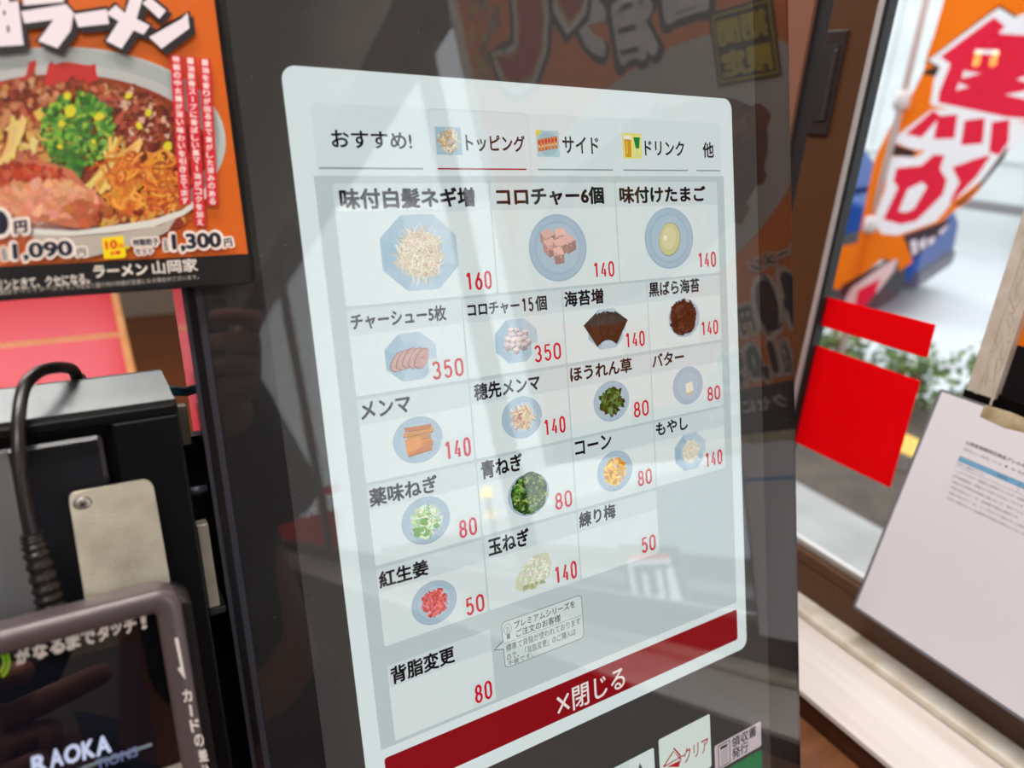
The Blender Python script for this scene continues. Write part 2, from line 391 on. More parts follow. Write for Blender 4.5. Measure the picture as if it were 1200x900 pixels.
# recessed finger pull in the stile
rc = MB()
z1, z0 = H + .0695, H - .003
rc.box((.5975, .4455, z0 - .008), (.600, .4675, z1 + .008), .001)
pull = struct(rc.build('window_1_pull_plate', mat('dark_bronze_plate', (56, 46, 44), .4, metal=.4), frame1))
rc = MB(); rc.box((.5965, .450, z0 + .004), (.5978, .463, z1 - .004), .0006)
struct(rc.build('window_1_pull_recess', BLACKF, frame1))
rc = MB(); rc.box((.5955, .451, z0 + .005), (.5968, .4545, z1 - .008), .0006)
struct(rc.build('window_1_pull_lip', mat('dark_bronze_lip', (74, 64, 64), .35, metal=.5), frame1))
# glass panes
for nm, y0, y1 in (('window_1_pane', -.57, .42), ('window_2', -2.14, -.63), ('window_3', -3.9, -2.22)):
    struct(MB().box((.6125, y0, .882), (.6165, y1, ZH)).build(nm, PANE, frame1 if 'pane' in nm else None))
# counter the kiosk stands on
cnt = MB(); cnt.box((-1.6, .02, .765), (.492, .62, .800), .003)
cnt.box((-1.58, .06, 0), (.47, .60, .765))
struct(cnt.build('trim_3', WOODB))

# ================================================================== ceiling lights
for i, (x, y) in enumerate(CEIL_LAMPS):
    t = empty('ceiling_light', (x, y, 2.6))
    tag(t, ['white ceiling tube light above the ordering kiosk', 'white ceiling tube light over the red tables', 'unseen ceiling tube light added over the window sill to brighten sill and sheet',
            'white ceiling tube light in the far back corner', 'white ceiling tube light near the back window'][i], 'ceiling light')
    MB().box((-.62, -.09, -.035), (.62, .09, 0), .004).build('housing', CEILM, t)
    for s in (-1, 1):
        MB().tube([(-.58, s * .045, -.05), (.58, s * .045, -.05)], .013, 10).build('tube', emis('lamp_tube', (255, 246, 230), 3.0), t)

# ================================================================== ordering kiosk
ku, kv = 126, 500
kiosk, koff = kiosk_thing('ordering_kiosk', ku, kv, -30)
tag(kiosk, 'black glass self-ordering kiosk showing a white topping menu, on the brown counter', 'ordering kiosk')
UL, UR, VT, VB = -47.0, 299.5, -104.0, 500.0
b = MB(); b.box(*kb(UL + 1, VT + 1, -62, UR - 1, VB, -1.6), .003)
put(b.build('housing', mat('kiosk_housing', (22, 21, 22), .12, spec=.6), kiosk), koff)
b = MB()                                    # bezel frame: slanted slate edge all round the glass
ou, inn = [(UL, VT), (UR, VT), (UR, VB), (UL, VB)], [(-40.3, VT + 6), (UR - 1.2, VT + 6), (UR - 1.2, VB - 6), (-40.3, VB - 6)]
t = bmesh.new()
A = [t.verts.new((u * .001, -v * .001, -.0042)) for u, v in ou]; B = [t.verts.new((u * .001, -v * .001, -.0002)) for u, v in inn]
Cc = [t.verts.new((u * .001, -v * .001, -.0042)) for u, v in inn]
for i in range(4):
    j = (i + 1) % 4; t.faces.new((A[i], A[j], B[j], B[i])); t.faces.new((B[i], B[j], Cc[j], Cc[i])); t.faces.new((Cc[i], Cc[j], A[j], A[i]))
b.add(t); put(b.build('bezel', SLATE, kiosk), koff)
b = MB(); b.box(*kb(-40, VT + 6.2, -1.5, UR - 1.4, VB - 6.2, -1.2))
put(b.build('border_mask', BLACKM, kiosk), koff)
b = MB(); b.box(*kb(-40.2, VT + 6, -.25, UR - 1.25, VB - 6, 0))
put(b.build('cover_glass', COVER, kiosk), koff)
dr = random.Random(21); dv, df = [], []
for _ in range(900):
    u, v = dr.uniform(-39, 296), dr.uniform(-60, 430); r_ = dr.uniform(.05, .17) * (1.6 if dr.random() < .06 else 1); a_ = dr.random() * PI; i_ = len(dv)
    if -1 < u < 251 and -1 < v < 336 and dr.random() < .8: continue
    for p, q in ((1.3, 0), (0, .8), (-1.2, 0), (0, -.8)): dv.append(((u + r_ * (p * math.cos(a_) - q * math.sin(a_))) * .001, -(v + r_ * (p * math.sin(a_) + q * math.cos(a_))) * .001, .00002))
    df.append((i_, i_ + 1, i_ + 2, i_ + 3))
me = bpy.data.meshes.new('dust'); me.from_pydata(dv, [], df); o = put(link('dust', me, mat('grey_dust', (150, 148, 150), .9), kiosk), koff); o['kind'] = 'stuff'; o['label'] = 'fine pale dust specks on the glass'
b = MB(); b.box(*kb(UL + 20, VB - 14, -120, UR - 20, VB + 6, -4), .004)
put(b.build('foot', BLACKP, kiosk), koff)
# lit display
ar = Art()
ar.rect(-17.3, -90, 269.6, 470, (66, 64, 62))
WHITE, EDGEC, GREY, TILE = (219, 231, 230), (196, 210, 212), (187, 201, 201), (216, 227, 225)
put(ar.build('display', SCREEN, kiosk, z0=-1.15), koff)
scr = Art()
scr.poly(rr(-.1, -.1, 250, 334.8, 6.0, 8), WHITE)
scr.rect(9.9, 13.8, 240.5, 42.5, (209, 223, 223), r=2)
scr.rect(8.0, 42.4, 242.0, 301.8, GREY)
ZM = -1.10
menu = put(scr.build('menu_window', SCREEN, kiosk, z0=ZM), koff)
menu['label'] = 'white menu page with rounded corners'
ZT = ZM + .02
INK, RED = (22, 20, 26), (204, 24, 48)

# ---- pictures on the menu
PLATE = (168, 190, 203)
def plate(ar, u, v, ru, rv, kind):
    if kind == 'oct':
        P = [(u + ru * 1.04 * math.cos(PI / 8 + k * PI / 4), v + rv * 1.04 * math.sin(PI / 8 + k * PI / 4)) for k in range(8)]
        ar.poly(P, (178, 199, 210))
        Q = [(u + ru * .62 * math.cos(PI / 8 + k * PI / 4), v + rv * .62 * math.sin(PI / 8 + k * PI / 4)) for k in range(8)]
        sh = [(168, 192, 206), (176, 198, 210), (160, 186, 201), (148, 180, 197), (158, 186, 200), (180, 200, 211), (186, 204, 214), (182, 202, 212)]
        for k in range(8):
            j = (k + 1) % 8; ar.poly([P[k], P[j], Q[j], Q[k]], sh[k])
        ar.poly(Q, (170, 193, 205))
    elif kind == 'round':
        ar.ell(u, v, ru, rv, (160, 182, 197), 36); ar.ell(u, v, ru * .95, rv * .95, PLATE, 36); ar.ell(u, v, ru * .8, rv * .8, (160, 184, 200), 36); ar.ell(u, v, ru * .74, rv * .74, (172, 194, 207), 36)
def strands(ar, u, v, r, n, cols, w=.45, ln=.9, curve=.5):
    for _ in range(n):
        a = random.random() * 2 * PI; q = r * math.sqrt(random.random()) * .85
        x, y = u + q * math.cos(a), v + q * math.sin(a); d = random.random() * PI; L = r * ln * random.uniform(.4, 1)
        b = d + random.uniform(-curve, curve)
        ar.line([(x - L / 2 * math.cos(d), y - L / 2 * math.sin(d)), (x, y), (x + L / 2 * math.cos(b), y + L / 2 * math.sin(b))], w * random.uniform(.6, 1.2), jit(random.choice(cols), 10))
def bits(ar, u, v, rx, ry, n, size, cols, j=.35, asp=1.0):
    for _ in range(n):
        a = random.random() * 2 * PI; q = math.sqrt(random.random())
        ar.blob(u + rx * q * math.cos(a), v + ry * q * math.sin(a), size * random.uniform(.6, 1.2), jit(random.choice(cols), 12), 7, j, asp)
def cubes(ar, u, v, r, size, n, base):
    pos = []
    for k in range(n):
        a = k * 2.39996 + .5; q = r * math.sqrt((k + .4) / n); pos.append((u + q * math.cos(a) * 1.05, v + q * math.sin(a) * .95))
    for x, y in sorted(pos, key=lambda p: p[1]):
        d = random.uniform(.15, .75); e = size * random.uniform(.85, 1.1); c, s_ = math.cos(d) * e * .62, math.sin(d) * e * .62; h = e * .62; k_ = random.uniform(.94, 1.06)
        A_, B_, C_, D_ = (x - c, y - s_ * .55 - h * .4), (x + s_ * .75, y - c * .62 - h * .4), (x + c, y + s_ * .55 - h * .4), (x - s_ * .75, y + c * .62 - h * .4)
        top, lf, rt = [tuple(min(255, q * m * k_) for q in base) for m in (1.1, .90, .78)]
        ar.poly([A_, B_, C_, D_], top); ar.poly([A_, D_, (D_[0], D_[1] + h), (A_[0], A_[1] + h)], lf); ar.poly([D_, C_, (C_[0], C_[1] + h), (D_[0], D_[1] + h)], rt)
        for _ in range(5): ar.line([(x - c * random.uniform(-.7, .7), y + random.uniform(-.3, .5) * h), (x + c * random.uniform(-.7, .7), y + random.uniform(-.2, .6) * h)], e * .05, jit(tuple(q * random.choice((.8, 1.16)) for q in base), 6))
def food(ar, k, u, v, r):
    if k == 'white_leek':
        ar.blob(u, v, r * .82, (196, 176, 146), 22, .12); strands(ar, u, v, r * .92, 90, [(190, 166, 128), (172, 140, 100)], .4, .8); strands(ar, u, v, r * .98, 330, [(226, 214, 194), (238, 230, 216), (206, 184, 148), (214, 196, 168)], .32, .8, .8)
    elif k == 'cubes6': cubes(ar, u, v + .6, r * .56, r * .62, 6, (202, 164, 152))
    elif k == 'egg':
        ar.ell(u, v, r * .84, r, (150, 144, 104), 30, 20); ar.ell(u - .1, v - .1, r * .8, r * .96, (206, 200, 148), 30, 20); ar.ell(u - .6, v - .5, r * .55, r * .68, (216, 211, 164), 24, 20); ar.ell(u - r * .35, v - r * .1, r * .12, r * .16, (240, 238, 214), 12)
    elif k == 'pork':
        for i in range(5):
            x = u - r * .58 + i * r * .31; y = v + r * (.02 + .05 * abs(i - 2)); sl = [(-.50, .34), (-.46, .12), (-.30, -.16), (-.06, -.42), (.22, -.50), (.36, -.40), (.34, -.10), (.20, .26), (.02, .46), (-.26, .50)]
            ar.poly([(x + p * r * 1.0, y + q * r * 1.02) for p, q in sl], (140, 92, 80)); ar.poly([(x + .2 + p * r * .93, y + q * r * .95) for p, q in sl], (196, 156, 148))
            for _ in range(12): q_ = random.uniform(-.3, .35); ar.line([(x + (q_ - .12) * r * .8, y + random.uniform(-.1, .3) * r), (x + (q_ + .1) * r * .7, y + random.uniform(-.36, .1) * r)], .28, jit(random.choice([(214, 180, 172), (178, 130, 122), (206, 168, 158)]), 8))
    elif k == 'cubes15': cubes(ar, u, v + .3, r * .78, r * .42, 15, (206, 190, 188))
    elif k == 'nori':
        for i in range(5):
            a = math.radians(-34 + i * 17); bx_, by_ = u + (i - 2) * r * .10, v + r * .62; L = r * 1.32; w = r * .46
            T = lambda p, q: (bx_ + p * math.cos(a) + q * math.sin(a), by_ + p * math.sin(a) - q * math.cos(a))
            c_ = jit((52, 36, 32), 5); ar.poly([T(-w, 0), T(w, 0), T(w, L), T(-w, L)], c_); ar.line([T(-w, 0), T(-w, L), T(w, L)], .25, (84, 66, 58))
        bits(ar, u, v, r * .8, r * .5, 120, r * .035, [(78, 60, 54), (34, 24, 24), (64, 46, 40)])
    elif k == 'black_nori':
        ar.blob(u, v, r, (42, 24, 22), 26, .1); bits(ar, u, v, r * .95, r * .98, 260, r * .09, [(58, 32, 28), (34, 18, 18), (82, 52, 46), (46, 26, 24)], .6, 1.5)
    elif k == 'menma':
        for i in range(6):
            y = v - r * .7 + i * r * .28; a = random.uniform(-.12, .12); L = r * random.uniform(.75, 1)
            ar.poly([(u - L, y - .9 + L * a), (u + L, y - .9 - L * a), (u + L * .95, y + 1.1 - L * a), (u - L * .95, y + 1.1 + L * a)], jit((206, 128, 54), 12)); ar.line([(u - L, y + 1.1 + L * a), (u + L * .95, y + 1.1 - L * a)], .35, (140, 72, 24))
        ar.poly([(u - r * .9, v - r * .1), (u + r * .1, v - r * .2), (u + r * .2, v + r * .5), (u - r * .85, v + r * .7)], (222, 148, 72))
    elif k == 'tip_menma':
        ar.blob(u, v, r * .72, (196, 164, 118), 18, .15); strands(ar, u, v, r * .9, 150, [(212, 186, 140), (190, 156, 108), (232, 214, 178), (176, 134, 88)], .65, .8); bits(ar, u, v - .5, r * .4, r * .4, 9, r * .07, [(178, 56, 44)])
    elif k == 'spinach':
        bits(ar, u, v, r * .85, r * .9, 60, r * .2, [(30, 66, 28), (24, 52, 24)], .5, 1.8); strands(ar, u, v, r * .95, 120, [(46, 96, 40), (96, 150, 80), (26, 60, 28), (66, 122, 54)], .8, .45, 1.4); bits(ar, u, v, r * .8, r * .85, 70, r * .12, [(38, 82, 34), (58, 112, 48), (24, 56, 26), (92, 142, 74)], .5, 1.8)
    elif k == 'butter':
        ar.poly([(u - r * .32, v - r * .3), (u + r * .25, v - r * .38), (u + r * .3, v + r * .2), (u - r * .28, v + r * .3)], (232, 228, 206)); ar.poly([(u - r * .28, v + r * .3), (u + r * .3, v + r * .2), (u + r * .28, v + r * .36), (u - r * .26, v + r * .46)], (196, 190, 164))
    elif k == 'leek':
        bits(ar, u, v, r * .85, r * .85, 50, r * .2, [(202, 220, 172), (222, 232, 202)]); strands(ar, u, v, r * .95, 200, [(150, 196, 92), (216, 230, 190), (112, 172, 66), (236, 242, 220), (92, 150, 56)], .38, .55, 1.6)
        for _ in range(16): ar.ell(u + random.uniform(-.7, .7) * r, v + random.uniform(-.2, .8) * r, r * .16, r * .12, jit((104, 160, 62)), 10); 
    elif k == 'green_onion':
        ar.blob(u, v, r, (40, 66, 26), 26, .06); bits(ar, u, v, r * .95, r * .97, 330, r * .075, [(66, 104, 40), (34, 60, 24), (120, 154, 72), (84, 124, 50), (50, 82, 34), (150, 172, 96)], .4)
    elif k == 'corn':
        bits(ar, u, v, r * .84, r * .88, 60, r * .14, [(206, 140, 26)], .25, 1.1); bits(ar, u, v, r * .86, r * .9, 170, r * .115, [(238, 184, 52), (222, 156, 32), (246, 206, 92), (204, 134, 22)], .25, 1.15)
    elif k == 'sprout':
        ar.blob(u, v, r * .8, (206, 200, 184), 20, .1); strands(ar, u, v, r * .95, 220, [(226, 222, 204), (238, 236, 224), (196, 188, 160), (210, 204, 182)], .32, .6, 1.2)
    elif k == 'ginger':
        bits(ar, u, v, r * .8, r * .8, 40, r * .2, [(190, 52, 56)]); strands(ar, u, v, r * .95, 220, [(206, 62, 62), (226, 96, 90), (182, 40, 46), (236, 132, 122)], .42, .5)
    elif k == 'onion':
        P = [(u - r * 1.0, v + r * .55), (u - r * .95, v + r * .1), (u - r * .5, v - r * .35), (u + r * .1, v - r * .75), (u + r * .75, v - r * .7), (u + r * .95, v - r * .1), (u + r * .8, v + r * .4), (u + .1 * r, v + r * .75), (u - r * .6, v + r * .8)]
        ar.poly(P, (206, 210, 182)); bits(ar, u, v, r * .8, r * .6, 240, r * .06, [(222, 226, 204), (196, 202, 168), (232, 235, 218)]); bits(ar, u, v + r * .6, r * .6, r * .15, 14, r * .1, [(170, 178, 132)])
# tile: (u0,v0,u1,v1, title strip, title, title box, price, price box, plate, food, label)
ROW = [(45.5, 96.5), (97.9, 135.4), (137.1, 174.5), (176.0, 213.2), (214.9, 252.3), (262.0, 300.0)]
C3 = [(15.2, 88.9), (89.6, 162.8), (163.5, 236.4)]; C4 = [(15.2, 69.4), (70.2, 125.6), (126.4, 181.1), (181.8, 236.2)]
TILES = [
 (0, C3[0], '味付白髪ネギ増', (17.5, 47.4, 80.9, 56.3), '160', (72.4, 85.7, 86.2, 94.4), ('oct', 51.6, 75.6, 19.0, 17.3), 'white_leek', (51.2, 76.3, 12.6), 'first menu tile showing shredded white leek on an octagonal plate, price 160'),
 (0, C3[1], 'コロチャー6個', (92.4, 47.5, 155.7, 56.4), '140', (146.2, 85.4, 159.8, 93.6), ('round', 125.6, 77.2, 17.3, 16.5), 'cubes6', (124.6, 74.8, 13), 'menu tile showing six pork cubes on a round plate, price 140'),
 (0, C3[2], '味付けたまご', (165.8, 47.6, 227.4, 56.4), '140', (219.8, 84.2, 233.8, 93.1), ('round', 199.1, 75.5, 17.6, 16.5), 'egg', (199.3, 76, 9.2), 'menu tile showing one seasoned egg on a round plate'),
 (1, C4[0], 'チャーシュー5枚', (16.4, 99.6, 61.4, 106.9), '350', (51.7, 124.8, 67.7, 133.4), ('oct', 42.4, 121.3, 12.8, 11.2), 'pork', (41.6, 121.6, 9.2), 'menu tile showing five fanned pork slices, price 350'),
 (1, C4[1], 'コロチャー15個', (72.3, 99.7, 116.4, 107.2), '350', (106.9, 123.9, 122.9, 132.5), ('oct', 97.6, 120.4, 12.4, 11.1), 'cubes15', (98, 119.6, 8.2), 'menu tile showing a heap of fifteen small pork cubes, price 350'),
 (1, C4[2], '海苔増', (126.9, 98.9, 151.6, 106.9), '140', (164.4, 123.8, 178.0, 132.3), ('oct', 153, 120.3, 12.9, 11.0), 'nori', (152.5, 119.5, 11), 'menu tile showing dark nori sheets fanned over a plate'),
 (1, C4[3], '黒ばら海苔', (182.4, 98.3, 219.8, 106.4), '140', (219.8, 123.3, 233.4, 131.8), ('round', 207.6, 120, 11.7, 10.8), 'black_nori', (206.8, 119.6, 9.7), 'menu tile showing a round heap of loose black nori'),
 (2, C4[0], 'メンマ', (16.3, 138.3, 39.8, 146.2), '140', (54.1, 162.8, 67.8, 172.2), ('round', 41.7, 159.6, 12.2, 10.8), 'menma', (42.2, 159.5, 7.8), 'menu tile showing orange-brown bamboo shoot strips'),
 (2, C4[1], '穂先メンマ', (71.9, 138.2, 109, 146.5), '140', (109.3, 161.8, 122.6, 170.6), ('round', 97.3, 158.6, 11.7, 10.6), 'tip_menma', (97.6, 158.6, 7.7), 'menu tile showing pale shredded bamboo shoot tips'),
 (2, C4[2], 'ほうれん草', (127.4, 137.3, 168, 145.4), '80', (167.7, 162.1, 178.3, 171), ('round', 153.2, 159.2, 12, 11), 'spinach', (153, 159, 7.6), 'menu tile showing chopped dark green spinach'),
 (2, C4[3], 'バター', (182.6, 137.6, 206.2, 145.4), '80', (223.3, 162.1, 233.7, 170.6), ('round', 208.4, 158.8, 11.6, 10.9), 'butter', (209.6, 160.4, 9.4), 'menu tile showing one pale square of butter'),
 (3, C4[0], '薬味ねぎ', (15.7, 177.3, 48.8, 185.8), '80', (57.6, 202.4, 67.2, 211.4), ('round', 41.6, 198.2, 12.2, 11.4), 'leek', (41.4, 198.6, 8.4), 'menu tile showing thin pale green leek rings'),
 (3, C4[1], '青ねぎ', (71.9, 175.9, 95.4, 185.2), '80', (112.8, 201.4, 123.4, 210.5), ('round', 97.8, 198.3, 12.2, 11.2), 'green_onion', (98, 198.1, 10.8), 'menu tile showing a dark heap of chopped green onion covering its plate'),
 (3, C4[2], 'コーン', (127.4, 176.4, 151.4, 184.4), '80', (168.1, 201.2, 178.2, 210.1), ('round', 152.9, 197.8, 12.1, 11.2), 'corn', (152.8, 198, 8.2), 'menu tile showing yellow sweetcorn'),
 (3, C4[3], 'もやし', (182.7, 176.2, 206.8, 184), '140', (219.2, 200.8, 233.4, 210.2), ('oct', 208.3, 197.7, 12.5, 11.2), 'sprout', (208.4, 197.8, 8), 'menu tile showing white bean sprouts on an octagonal plate'),
 (4, C4[0], '紅生姜', (15.9, 216.3, 40.2, 224.4), '50', (57.3, 241.9, 67.5, 251.1), ('round', 41.6, 239, 11.7, 10.8), 'ginger', (41.8, 238.9, 7.6), 'menu tile showing red pickled ginger'),
 (4, C4[1], '玉ねぎ', (72.2, 215.2, 95.9, 224.4), '140', (109.2, 240.4, 123.6, 250.4), None, 'onion', (97.4, 239.4, 11.6), 'menu tile showing a heap of chopped white onion without a plate'),
 (4, C4[2], '練り梅', (127.2, 215.4, 151.6, 224), '50', (168.4, 240.2, 178.9, 249.6), None, None, None, 'menu tile for plum paste with no picture, price 50'),
 (5, C4[0], '背脂変更', (16.5, 263.2, 49.3, 272.2), '80', (57.9, 288.4, 67.7, 298.4), None, None, None, 'lowest menu tile, alone on its row, with no picture, price 80'),
]
for row, (u0, u1), title, tb, price, pb, pl, fd, fp, lab in TILES:
    v0, v1 = ROW[row]; a = Art()
    a.rect(u0, v0, u1, v1, TILE, r=1.0)
    st = 12.6 if row == 0 else 11.2
    a.rect(u0, v0, u1, v0 + st, (204, 216, 216), r=1.0)
    if pl: plate(a, pl[1], pl[2], pl[3], pl[4], pl[0])
    if fd: food(a, fd, *fp)
    a.rect(pb[0] - 1.4, pb[1] - 1.4, u1 - .2, v1 - .2, (210, 222, 220), r=.4) if fd not in ('white_leek', 'cubes6', 'egg') else None
    if '15' in title:
        a.text('コロチャー', 72.3, 100.4, 100.6, 106.7, INK, bold=.034); digits(a, '15', 101.8, 100.0, 108.6, 107.0, INK, .14); a.text('個', 109.6, 99.6, 116.4, 107.2, INK, bold=.026)
    else: a.text(title, *tb, INK, bold=.036 if row == 0 else .030)
    digits(a, price, *pb, RED)
    o = a.build('menu_tile', SCREEN, menu, z0=ZT); o['label'] = lab
# tabs
TABS = [('おすすめ!', (17, 24.0, 52.6, 31.2), None, (10.6, 56.8), (10.4, 57.6), 'recommended tab, first of the tab row'), ('トッピング', (78.8, 23.8, 110.4, 31.5), (64, 21.2, 76.8, 33.2), (63.7, 110.2), (61.4, 113), 'selected topping tab with a red underline'),
        ('サイド', (132, 23.4, 154.2, 31.6), (117, 21, 130.1, 33.4), (116.6, 162.6), (114.4, 164.6), 'side dish tab with dumpling picture'), ('ドリンク', (184.5, 23.9, 212.5, 31.8), (169.8, 20.9, 182.3, 33.4), (169.3, 214.8), (166.6, 217), 'drink tab with two glasses'), ('他', (226.3, 23.9, 234.9, 32.4), None, (221.2, 239.3), (218.6, 240.4), 'last narrow tab')]
for i, (tx, tb, im, ul, bx, lab) in enumerate(TABS):
    a = Art()
    a.rect(bx[0], 13.4, bx[1], 42.4, (200, 214, 215) if i == 1 else (213, 226, 226), r=2.4)
    a.rect(bx[0] + .5, 14.0, bx[1] - .5, 42.4, (212, 223, 225) if i == 1 else (211, 224, 224), r=2.2)
    if im:
        u0, v0, u1, v1 = im; cu, cv = (u0 + u1) / 2, (v0 + v1) / 2
        if i == 1:
            a.rect(u0, v0, u1, v1, (160, 190, 204)); strands(a, cu, cv, 5.6, 120, [(226, 210, 178), (206, 180, 138), (238, 228, 206), (180, 146, 100)], .45, .9)
        elif i == 2:
            a.rect(u0, v0, u1, v1, (170, 200, 204)); a.poly([(u0, v0), (u0 + 3.5, v0), (u0, v0 + 3.5)], (216, 206, 60)); a.ell(cu, cv, 6, 5.6, (150, 186, 196))
            for k in range(6):
                x = u0 + 1.6 + k * 1.95
                a.poly([(x - .9, v0 + 4.4 - k * .32), (x + .9, v0 + 4.1 - k * .32), (x + .8, v0 + 9.8 - k * .3), (x - .8, v0 + 10 - k * .3)], jit((196, 116, 62), 10)); a.rect(x - .7, v0 + 5 - k * .3, x + .7, v0 + 6.4 - k * .3, (206, 64, 40)); a.rect(x - .7, v0 + 7.2 - k * .3, x + .6, v0 + 8.2 - k * .3, (226, 176, 110))
        else:
            a.rect(u0, v0, u1, v1, (222, 214, 70)); a.rect(u0 + .5, v0 + .5, u1 - .5, v1 - .5, (228, 224, 132))
            a.poly([(u0 + 1, v0 + 1.4), (u0 + 5.8, v0 + 1.4), (u0 + 5.4, v1 - .6), (u0 + 1.4, v1 - .6)], (206, 150, 40)); a.rect(u0 + 1, v0 + 1.2, u0 + 5.8, v0 + 3, (236, 232, 214)); a.rect(u0 + 2, v0 + 4, u0 + 3.2, v1 - 2, (228, 180, 80))
            a.poly([(u0 + 7.2, v0 + 1.8), (u1 - .8, v0 + 1.8), (u1 - 1.6, v0 + 7.4), (u0 + 8.6, v0 + 7.4)], (24, 130, 62)); a.rect(u0 + 9.2, v0 + 7.4, u0 + 9.8, v1 - 1.4, (196, 204, 160)); a.ell(u0 + 9.5, v1 - 1.2, 2, .6, (206, 214, 180), 14)
    a.text(tx, *tb, INK, bold=.022)
    a.rect(ul[0], 39.0, ul[1], 39.7, (150, 26, 40) if i == 1 else (136, 150, 156))
    o = a.build('menu_tab', SCREEN, menu, z0=ZT); o['label'] = lab
# speech bubble
a = Art(); ln_, bl = (120, 130, 132), (206, 218, 215)
pts = rr(76.1, 260.8, 125.5, 285.6, 2.4, 6)
def bubble(g): return [(76.1 - g, 271.0 - g), (76.1 - g, 262.8)] and None
a.poly(rr(75.9, 260.6, 125.7, 285.8, 2.6, 6), ln_); a.poly([(76.4, 270.2), (70.2, 273.7), (76.4, 275.3)], ln_)
a.poly(rr(76.3, 261.0, 125.3, 285.4, 2.3, 6), bl); a.poly([(76.9, 270.9), (71.5, 273.6), (76.9, 274.9)], bl)
a.ell(79.4, 265.2, 2.3, 2.9, ln_, 20); a.ell(79.4, 265.2, 2.0, 2.6, bl, 20); a.rect(78.5, 267.8, 80.4, 270.6, ln_); a.rect(78.4, 264.2, 80.4, 264.5, ln_); a.rect(78.8, 264.3, 79.1, 267.4, ln_); a.rect(79.8, 264.3, 80.1, 267.4, ln_)
a.text('プレミアムシリーズを', 83.3, 262.4, 121, 266.4, INK, .008); a.text('ご注文のお客様', 84, 267.3, 111.4, 271.4, INK, .008)
a.line([(76.8, 272.3), (124.6, 272.3)], .22, ln_)
a.text('標準で背脂が使われております', 77.5, 273.2, 123.7, 277.2, (52, 54, 58)); a.text('ので、「背脂変更」のご購入は', 77.5, 278.2, 120.2, 282.2, (52, 54, 58)); a.text('不要です。', 77.7, 282.5, 92.8, 285.0, (52, 54, 58))
o = a.build('speech_bubble', SCREEN, menu, z0=ZT); o['label'] = 'small outlined speech bubble with a light bulb and three lines of text'
# red close bar
a = Art(); a.rect(9.0, 306.4, 242.0, 326.8, (140, 16, 26), r=1.4)
a.line([(105.6, 313.6), (112.8, 322.6)], 1.5, (236, 226, 222)); a.line([(112.8, 313.6), (105.6, 322.6)], 1.5, (236, 226, 222))
a.text('閉じる', 115.2, 311.6, 151.4, 325.0, (236, 226, 222), .012)
o = a.build('close_button', SCREEN, menu, z0=ZT); o['label'] = 'dark red bar at the foot of the menu with white lettering'
# buttons under the menu window
a = Art(); a.rect(173.6, 367.6, 215.6, 404, (214, 226, 218), r=1.2)
P = lambda x, y: K(x, y)
a.line([P(779, 900), P(791, 881)], 1.0, (170, 34, 42)); a.line([P(779, 900), P(803, 886)], .8, (170, 34, 42)); a.poly([P(790, 881), P(800, 890), P(797, 900), P(783, 900), P(799, 892)], (182, 40, 48)); a.line([P(791, 878), P(799, 887)], 1.0, (170, 34, 42))
a.text('クリア', 192.8, 382.2, 213.6, 392.0, (172, 34, 42), .012)
o = put(a.build('clear_button', SCREEN, kiosk, z0=ZM), koff); o['label'] = 'pale button with red lettering under the menu'
a = Art(); a.rect(128, 370.8, 169.8, 407, (206, 218, 216), r=1.4); a.rect(151, 370.8, 169.8, 407, (216, 226, 222), r=1.4); a.poly([(155.6, 383.4), (158.8, 376.2), (162, 383.4)], (92, 96, 98))
o = put(a.build('arrow_button', SCREEN, kiosk, z0=ZM), koff); o['label'] = 'pale button with a grey arrow under the menu'
a = Art(); a.rect(218.6, 391.4, 261.0, 409.4, (200, 186, 190), r=1.3)
a.rect(221.6, 392.6, 232.3, 408.4, (60, 58, 62)); a.rect(222.2, 393.2, 231.7, 407.8, (200, 186, 190)); a.rect(223.6, 394.2, 229.8, 396.2, (60, 58, 62))
for k in range(7): a.rect(224, 397.8 + k * 1.4, 230, 398.2 + k * 1.4, (110, 106, 110))
a.text('領収書', 233.8, 392.4, 256.6, 399.8, INK, .014); a.text('発行', 233.8, 400.2, 248.6, 408, INK, .014)
o = put(a.build('receipt_button', SCREEN, kiosk, z0=ZM), koff); o['label'] = 'pinkish button with a receipt symbol'
a = Art(); a.rect(218.6, 412, 261.2, 440, (22, 118, 76), r=1)
o = put(a.build('green_button', SCREEN, kiosk, z0=ZM), koff); o['label'] = 'green button at the bottom edge'

# ================================================================== printed ramen poster on the kiosk's left edge
poster, poff = kiosk_thing('ramen_poster', -127, 84, 1)
tag(poster, 'orange ramen poster with black footer, hung over the left edge of the kiosk', 'poster')
b = MB(); b.prism(km(rr(-240, -110, -20.6, 84.0, 3.2, 6)), .002, .0032); put(b.build('backing_board', BLACKP, poster), poff)
def px4(x, y, z): u, v = K(x, y, 4.0); return (u * .001, -v * .001, z * .001)
ORANGE = (226, 106, 16)
a = Art(); a.rect(-236, -106, -22.3, 72.6, ORANGE); a.rect(-236, 72.6, -22.3, 83.4, (20, 17, 18), r=.5)
pr = put(a.build('print', PRINT, poster, z0=3.3), poff)
a = Art()
# bowl
def arc(cx, cy, rx_, ry_, n=60): return [(cx + rx_ * math.cos(2 * PI * k / n), cy + ry_ * math.sin(2 * PI * k / n)) for k in range(n)]
a.poly(arc(72, 166, 193, 112), (196, 206, 202)); a.poly(arc(70, 160, 188, 104), (178, 186, 184)); a.poly(arc(72, 176, 184, 101), (196, 198, 194)); a.poly(arc(72, 178, 172, 92), (150, 60, 28))
